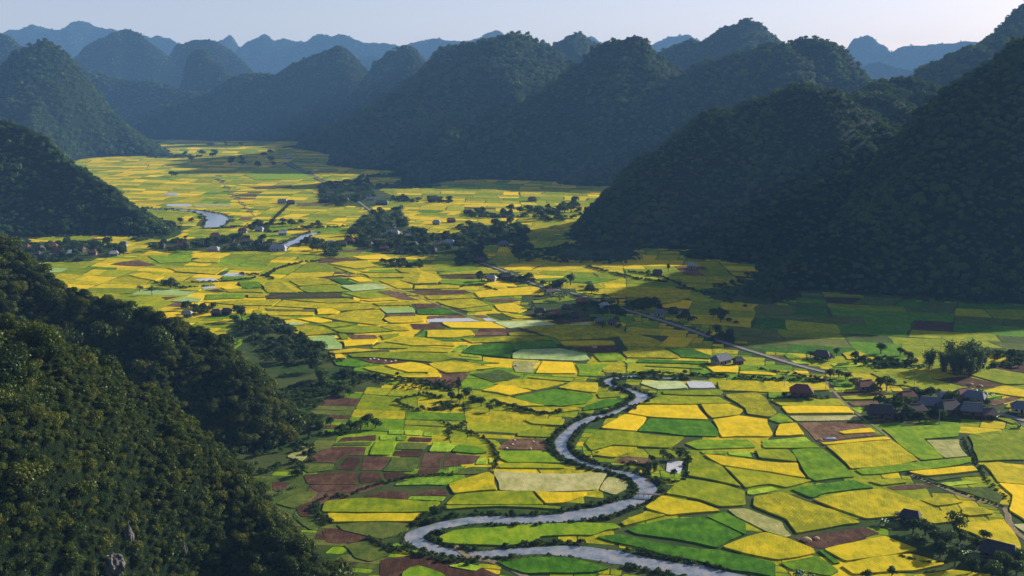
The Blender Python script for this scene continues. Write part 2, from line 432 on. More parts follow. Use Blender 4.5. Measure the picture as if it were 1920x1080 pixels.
build_hill("centre_left", H([[(556, 274, 1600, 20), (600, 250, 1590, 50), (640, 230, 1580), (690, 200, 1570), (740, 168, 1560), (790, 130, 1550), (820, 98, 1545), (840, 82, 1540), (860, 96, 1530), (905, 80, 1500), (940, 70, 1470), (965, 51, 1450), (990, 64, 1450), (1010, 90, 1450), (1040, 125, 1440), (1080, 160, 1430)], [(965, 60, 1450, 36), (900, 180, 1370, 40), (830, 270, 1290, 36), (740, 325, 1240, 18)]], k=1.0, seed=71, amp=0.06, knob=80),
    7.0, 6.6, 4.6, "clump_mid", "long jagged mountain left of centre, falling to far fields", "forest on the long jagged mountain left of centre")
build_hill("behind_centre", H([[(985, 90, 1760), (1012, 76, 1760), (1020, 66, 1760), (1040, 76, 1760), (1060, 66, 1750), (1080, 61, 1750), (1110, 80, 1750), (1150, 110, 1750)]], k=1.0, seed=73),
    10, 7.052, 3.888, "clump_far", "twin bumps on the skyline between the two central mountains", "hazy forest on the twin skyline bumps")
build_hill("tower_centre", H([[(540, 262, 1800, 25), (600, 215, 1800), (645, 180, 1800), (690, 138, 1800), (712, 108, 1800), (728, 88, 1800), (760, 77, 1800), (785, 88, 1800), (802, 112, 1800), (850, 160, 1800)]], k=0.95, seed=79, amp=0.05),
    9, 6.724, 3.744, "clump_far", "round topped tower hill behind the long jagged mountain", "hazy forest on the round topped tower hill")
build_hill("left_centre_ridge", H([[(300, 205, 2020), (340, 190, 2010), (400, 160, 1990), (440, 136, 1980), (480, 128, 1980), (520, 138, 1990), (560, 116, 2000), (590, 106, 2010), (612, 100, 2010), (630, 84, 2020), (652, 96, 2020), (685, 126, 2020), (720, 150, 2020)]], k=1.35, seed=83, amp=0.06, knob=110),
    9, 7.052, 3.888, "clump_far", "blue ridge closing the far end of the valley", "hazy forest on the blue ridge at the valley's far end")
build_hill("left_saddle", H([[(40, 110, 2350), (120, 118, 2350), (190, 138, 2340), (250, 152, 2330), (300, 150, 2300), (345, 160, 2300), (400, 175, 2280)]], k=1.6, seed=84, amp=0.06, knob=120),
    10, 7.79, 4.32, "clump_far", "low blue saddle between the cone hill and the karst tower", "hazy forest on the low blue saddle at left")
build_hill("right_saddle", H([[(1560, 180, 1560), (1620, 165, 1550), (1680, 160, 1540), (1740, 160, 1530), (1800, 150, 1520)]], k=1.4, seed=86, amp=0.06, knob=100),
    9, 6.97, 3.888, "clump_far", "low blue saddle in the gap at right", "hazy forest on the low saddle in the right gap")
build_hill("tower_left", H([[(330, 190, 2750), (342, 150, 2750), (350, 118, 2750), (364, 98, 2750), (386, 91, 2750), (408, 108, 2750), (428, 132, 2750), (470, 160, 2750)]], k=0.8, seed=89, amp=0.04, power=1.8),
    10.35, 8.1098, 4.3056, "clump_far", "steep sided karst tower left of the valley's far end", "hazy forest on the steep karst tower")
build_hill("dome_left", H([[(130, 130, 4160), (160, 100, 4160), (195, 68, 4160), (230, 58, 4160), (270, 66, 4160), (300, 92, 4160), (330, 130, 4160)], [(310, 130, 4416), (330, 86, 4416), (350, 70, 4400), (395, 76, 4400), (440, 100, 4400), (470, 130, 4400)]], k=1.1, seed=97, amp=0.06, knob=196),
    7.84, 11.0208, 5.292, "clump_far", "pale blue domed hills beyond the cone hill at left", "hazy forest on the pale blue domed hills")
build_hill("far_left", H([[(-200, 40, 8880), (0, 50, 8880), (60, 50, 8880), (110, 56, 8880), (150, 48, 8880), (200, 54, 8880), (240, 62, 8880), (300, 70, 9000), (340, 82, 9000), (400, 90, 9120)]], k=1.4, seed=101, amp=0.07, knob=418),
    18.24, 22.4352, 9.747, "clump_far", "faint distant mountain range on the skyline at left", "very hazy forest on the distant range at left")
build_hill("far_middle", H([[(400, 95, 9360), (420, 76, 9360), (436, 65, 9360), (452, 82, 9360)], [(452, 90, 8640), (470, 72, 8640), (498, 57, 8640), (525, 74, 8640), (560, 76, 8760), (600, 63, 8760), (650, 62, 8760), (680, 75, 8760), (740, 80, 8880), (772, 74, 8880), (820, 76, 8880), (870, 82, 8880), (892, 76, 8880), (912, 62, 8880), (932, 64, 8880), (960, 90, 8880)],
    [(500, 150, 6960), (560, 125, 7080), (620, 110, 7200), (700, 105, 7200), (760, 120, 7200)]], k=1.3, seed=103, amp=0.05, knob=380),
    18.24, 22.4352, 9.747, "clump_far", "faint distant range with two dome peaks behind the centre", "very hazy forest on the distant range behind the centre")
build_hill("far_right", H([[(1060, 90, 9200), (1085, 66, 9200), (1106, 60, 9200), (1130, 76, 9200), (1180, 90, 9200), (1235, 78, 9200), (1290, 64, 9200), (1320, 80, 9200)],
    [(1560, 110, 8049), (1590, 90, 8049), (1608, 71, 8049), (1637, 67, 8049), (1662, 86, 8049), (1677, 98, 8049), (1702, 88, 8049), (1722, 84, 8049), (1760, 80, 8049), (1800, 77, 8049), (1860, 80, 8049)],
    [(1600, 140, 5290), (1640, 115, 5290), (1665, 118, 5290), (1700, 127, 5290), (1740, 130, 5290), (1780, 140, 5290)]], k=1.2, seed=107, amp=0.05, knob=380),
    16.72, 19.9424, 8.721, "clump_far", "pale distant peaks in the gap at upper right", "very hazy forest on the pale peaks in the right gap")
# ------------------------------------------------------------------ ground sheet, river, roads
g = 9000.0
ground = mesh_obj("valley_floor", [(-g, -600, 0), (g, -600, 0), (g, 10000, 0), (-g, 10000, 0)], [(0, 1, 2, 3)], MATS["valley_grass"])
tag(ground, "flat green valley floor between the hills", "ground", kind="structure")

def water_mat():
    t = NT("river_water")
    p = t.pos()
    n1 = t.noise(0.22, 4.0, vec=t.mapping(p, (1, 1, 1)))
    col = t.ramp(n1, [(0.34, (0.12, 0.15, 0.17)), (0.52, (0.22, 0.235, 0.245)), (0.66, (0.32, 0.29, 0.25)), (0.78, (0.10, 0.12, 0.07))])  # sky and bank reflections are put into this base colour; brown is sediment
    t.principled(col, 0.06, 0.6, t.bump(t.noise(1.2, 3.0, vec=p), 0.18, 0.04))
    MATS["river_water"] = t.m
    t = NT("flooded_paddy")
    p = t.pos()
    f = t.noise(0.6, 4.0, vec=p)
    col = t.ramp(f, [(0.35, (0.42, 0.40, 0.36)), (0.65, (0.62, 0.60, 0.56))])
    t.principled(col, 0.12, 0.6, t.bump(t.noise(2.0, 3.0, vec=p), 0.15, 0.04))
    MATS["flooded_paddy"] = t.m
    t = NT("road_concrete")
    f = t.noise(0.5, 5.0, vec=t.pos())
    t.principled(t.ramp(f, [(0.3, (0.15, 0.135, 0.11)), (0.7, (0.27, 0.245, 0.21))]), 0.9, 0.2)
    MATS["road_concrete"] = t.m
    t = NT("dirt_path")
    f = t.noise(0.8, 5.0, vec=t.pos())
    t.principled(t.ramp(f, [(0.3, (0.13, 0.10, 0.05)), (0.7, (0.28, 0.22, 0.12))]), 0.95, 0.1)
    MATS["dirt_path"] = t.m
water_mat()

def smooth_line(pts, step=4.0):
    """Catmull-Rom through ground points (x, y, width), resampled"""
    P = np.array(pts, float)
    P = np.vstack([2 * P[0] - P[1], P, 2 * P[-1] - P[-2]])
    out = []
    for i in range(1, len(P) - 2):
        n = max(2, int(np.hypot(*(P[i + 1, :2] - P[i, :2])) / step))
        for t in np.arange(n) / n:
            a, b, c, d = P[i - 1], P[i], P[i + 1], P[i + 2]
            out.append(0.5 * (2 * b + (c - a) * t + (2 * a - 5 * b + 4 * c - d) * t * t + (3 * b - a - 3 * c + d) * t ** 3))
    out.append(P[-2])
    return np.array(out)
def px_line(pts, step=4.0):
    return smooth_line([(*gp(a, b), (w[0] * sf(b) if w else 0)) for a, b, *w in pts], step)
def ribbon(name, line, z, mat, wobble=0.0, seed=0):
    d = np.gradient(line[:, :2], axis=0)
    d /= np.linalg.norm(d, axis=1)[:, None] + 1e-9
    nrm = np.stack([-d[:, 1], d[:, 0]], 1)
    wl = line[:, 2] * (0.5 + wobble * fbm(line[:, 0], line[:, 1], 9, seed, 3))
    wr = line[:, 2] * (0.5 + wobble * fbm(line[:, 0], line[:, 1], 9, seed + 5, 3))
    L, Rr = line[:, :2] + nrm * wl[:, None], line[:, :2] - nrm * wr[:, None]
    n = len(line)
    V = [(x, y, z) for x, y in L] + [(x, y, z) for x, y in Rr]
    F = [(n + i, n + i + 1, i + 1, i) for i in range(n - 1)]
    if z > 0.05:                                 # banked sides down to the ground
        V += [(x, y, -0.05) for x, y in L + nrm * 0.35] + [(x, y, -0.05) for x, y in Rr - nrm * 0.35]
        F += [(i, i + 1, 2 * n + i + 1, 2 * n + i) for i in range(n - 1)] + [(3 * n + i, 3 * n + i + 1, n + i + 1, n + i) for i in range(n - 1)]
    return mesh_obj(name, V, F, mat)
RIVER = px_line([(1290, 709, 2.5), (1250, 709, 3), (1205, 706, 4), (1170, 707, 5.5), (1142, 712, 7), (1143, 722, 6), (1165, 727, 5.5), (1190, 735, 8), (1205, 745, 13), (1190, 756, 9), (1170, 765, 4.5), (1145, 776, 5), (1105, 786, 7.5), (1075, 802, 8), (1056, 822, 8.5), (1053, 840, 8), (1070, 858, 7), (1105, 872, 5), (1145, 882, 5), (1178, 889, 6), (1198, 899, 9), (1214, 912, 12), (1215, 925, 10), (1198, 937, 8), (1165, 948, 10), (1135, 957, 12), (1090, 966, 12), (1030, 973, 9), (960, 976, 9.5), (900, 974, 10), (850, 980, 9), (805, 990, 9), (779, 1004, 10), (790, 1019, 8.5), (830, 1032, 7), (880, 1040, 6.5), (930, 1038, 7), (990, 1033, 8.5), (1050, 1032, 11), (1110, 1037, 12), (1170, 1047, 12), (1240, 1060, 12), (1320, 1075, 12), (1400, 1092, 12)], 2.0)
RIVER[:, 2] *= np.interp(RIVER[:, 1], [420, 520], [0.66, 0.46])
RIVER_FAR = px_line([(262, 390, 4), (300, 392, 4.5), (340, 394, 6), (375, 397, 10), (398, 403, 16), (408, 411, 20), (404, 419, 18), (398, 426, 13)])
RIVER_MID = px_line([(590, 436, 6), (578, 441, 9), (564, 447, 9), (550, 455, 12), (536, 461, 10), (522, 466, 5)])
for nm, ln, lb in (("river", RIVER, "winding grey river across the lower middle of the valley"), ("river", RIVER_FAR, "silvery river bend at the foot of the left hill"), ("river", RIVER_MID, "short bright river reach beside the left village")):
    tag(ribbon(nm, ln, 0.03, MATS["river_water"], 0.24, 3), lb, "river", kind="structure")
ROADS = []
for nm, pts, w, lb in (
    ("road", [(1548, 699), (1500, 687), (1440, 669), (1380, 650), (1330, 632), (1280, 614), (1220, 595), (1160, 577), (1110, 561), (1080, 552), (1040, 543), (1000, 533), (960, 515), (930, 503), (895, 490), (870, 478)], 2.7, "straight concrete road running diagonally past the roadside village"),
    ("road", [(1960, 800), (1920, 789), (1880, 778), (1850, 768)], 3.4, "short pale road leaving the right village"),
    ("road", [(660, 370), (680, 384), (703, 401), (722, 410), (738, 424), (758, 442)], 2.2, "pale road through the middle village"),
    ("road", [(540, 306), (560, 318), (590, 332), (615, 346)], 2.0, "distant pale road at the foot of the long mountain"),
    ("path", [(1700, 888), (1760, 912), (1820, 935), (1882, 953), (1890, 975), (1905, 998), (1935, 1020)], 1.8, "dirt path between crops at lower right"),
    ("path", [(1548, 714), (1568, 740), (1590, 762), (1630, 793), (1660, 815), (1690, 840), (1726, 868)], 1.3, "narrow path running down from the red roofed house"),
    ("path", [(404, 328), (425, 352), (450, 379), (480, 408)], 1.0, "straight dark path across the far yellow fields"),
    ("path", [(597, 494), (640, 511), (700, 530), (760, 549), (830, 575), (900, 602)], 1.0, "long straight path across the middle fields"),
    ("path", [(840, 1012), (880, 1045), (920, 1052), (960, 1068), (990, 1085)], 2.2, "muddy track in the brown field by the lower river")):
    ln = px_line([(a, b, w) for a, b in pts], 6.0)
    ROADS.append(ln)
    tag(ribbon(nm, ln, 0.16 if nm == "path" else 0.42, MATS["road_concrete"] if nm == "road" else MATS["dirt_path"], 0.06, 8), lb, nm, kind="structure")

# ------------------------------------------------------------------ crops
def crop_mat(name, stops, stripe=0.0, sscale=0.9, rough=0.9, bump=0.6, ang=0.2):
    t = NT(name)
    p = t.pos()
    big = t.noise(0.05, 3.0, vec=p)
    mid = t.noise(0.45, 4.0, 0.6, vec=t.mapping(p, (1, 0.45, 1)))
    fine = t.noise(2.2, 3.0, vec=p)
    r = t.attr("rnd")
    f = t.math('ADD', t.math('MULTIPLY', r, 0.55), t.math('MULTIPLY', big, 0.45))
    f = t.math('ADD', f, t.math('MULTIPLY', t.math('SUBTRACT', mid, 0.5), 1.25))
    f = t.math('ADD', f, t.math('MULTIPLY', t.math('SUBTRACT', fine, 0.5), 0.6))
    patch = t.ramp(t.noise(0.11, 5.0, 0.65, vec=p), [(0.46, (0, 0, 0)), (0.62, (1, 1, 1))])
    f = t.math('ADD', f, t.math('MULTIPLY', t.math('SUBTRACT', patch, 0.4), 0.34))
    vr = t.n("ShaderNodeVectorRotate", rotation_type='Z_AXIS'); t.l(p, vr.inputs["Vector"]); t.l(t.math('MULTIPLY', r, 6.0), vr.inputs["Angle"])
    rw = t.n("ShaderNodeTexWave", wave_type='BANDS'); rw.inputs["Scale"].default_value = 0.28; rw.inputs["Distortion"].default_value = 2.5
    rw.inputs["Detail"].default_value = 3.0; rw.inputs["Detail Scale"].default_value = 1.2; t.l(vr.outputs[0], rw.inputs["Vector"])
    f = t.math('ADD', f, t.math('MULTIPLY', t.math("SUBTRACT", rw.outputs["Fac"], 0.5), 0.14))
    h = t.math('ADD', fine, mid)
    if stripe:
        w = t.n("ShaderNodeTexWave", wave_type='BANDS'); w.inputs["Scale"].default_value = sscale
        w.inputs["Distortion"].default_value = 0.6; w.inputs["Detail"].default_value = 1.0; w.inputs["Detail Scale"].default_value = 0.5
        t.l(t.mapping(p, (1, 1, 1), (0, 0, ang)), w.inputs["Vector"])
        f = t.math('ADD', f, t.math('MULTIPLY', t.math('SUBTRACT', w.outputs["Fac"], 0.5), stripe))
    c = t.ramp(f, stops)
    t.principled(c, rough, 0.04, t.bump(h, bump, 0.25))
    MATS[name] = t.m
    return t.m
CROPS = {
 'y': ("ripe_rice_field", crop_mat("ripe_rice", [(0.1, (0.20, 0.21, 0.003)), (0.5, (0.40, 0.34, 0.004)), (0.95, (0.62, 0.45, 0.006))]), 0.5),
 'o': ("golden_rice_field", crop_mat("golden_rice", [(0.1, (0.46, 0.36, 0.004)), (0.5, (0.66, 0.46, 0.004)), (0.95, (0.82, 0.54, 0.008))]), 0.5),
 'g': ("ripening_rice_field", crop_mat("ripening_rice", [(0.1, (0.12, 0.18, 0.003)), (0.5, (0.23, 0.265, 0.004)), (0.95, (0.38, 0.36, 0.005))]), 0.5),
 'G': ("green_rice_field", crop_mat("green_rice", [(0.1, (0.07, 0.15, 0.003)), (0.5, (0.13, 0.24, 0.004)), (0.95, (0.25, 0.33, 0.006))]), 0.5),
 'D': ("deep_green_field", crop_mat("deep_green_rice", [(0.1, (0.025, 0.09, 0.003)), (0.5, (0.055, 0.16, 0.004)), (0.95, (0.12, 0.24, 0.006))]), 0.5),
 'l': ("vegetable_plot", crop_mat("lime_vegetables", [(0.0, (0.05, 0.11, 0.012)), (0.25, (0.14, 0.26, 0.014)), (0.6, (0.27, 0.42, 0.016)), (1.0, (0.46, 0.52, 0.03))], 0.5, 0.9), 0.35),
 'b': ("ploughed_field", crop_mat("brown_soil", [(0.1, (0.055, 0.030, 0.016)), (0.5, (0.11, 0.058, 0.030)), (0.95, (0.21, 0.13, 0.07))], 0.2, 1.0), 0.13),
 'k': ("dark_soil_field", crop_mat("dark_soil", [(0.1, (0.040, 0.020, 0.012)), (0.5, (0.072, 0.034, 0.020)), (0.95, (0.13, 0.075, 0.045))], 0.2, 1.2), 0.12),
 's': ("stubble_field", crop_mat("straw_stubble", [(0.1, (0.22, 0.23, 0.06)), (0.5, (0.36, 0.34, 0.11)), (0.95, (0.52, 0.46, 0.2))], 0.45, 0.55, ang=1.2), 0.3),
 'p': ("pale_crop_field", crop_mat("pale_green_crop", [(0.1, (0.24, 0.36, 0.09)), (0.5, (0.34, 0.44, 0.14)), (0.95, (0.50, 0.55, 0.28))], 0.15, 0.6), 0.4),
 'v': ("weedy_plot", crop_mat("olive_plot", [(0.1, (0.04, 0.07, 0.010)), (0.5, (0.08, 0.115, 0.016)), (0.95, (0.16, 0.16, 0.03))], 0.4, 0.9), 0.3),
 'w': ("flooded_field", MATS["flooded_paddy"], 0.11),
}
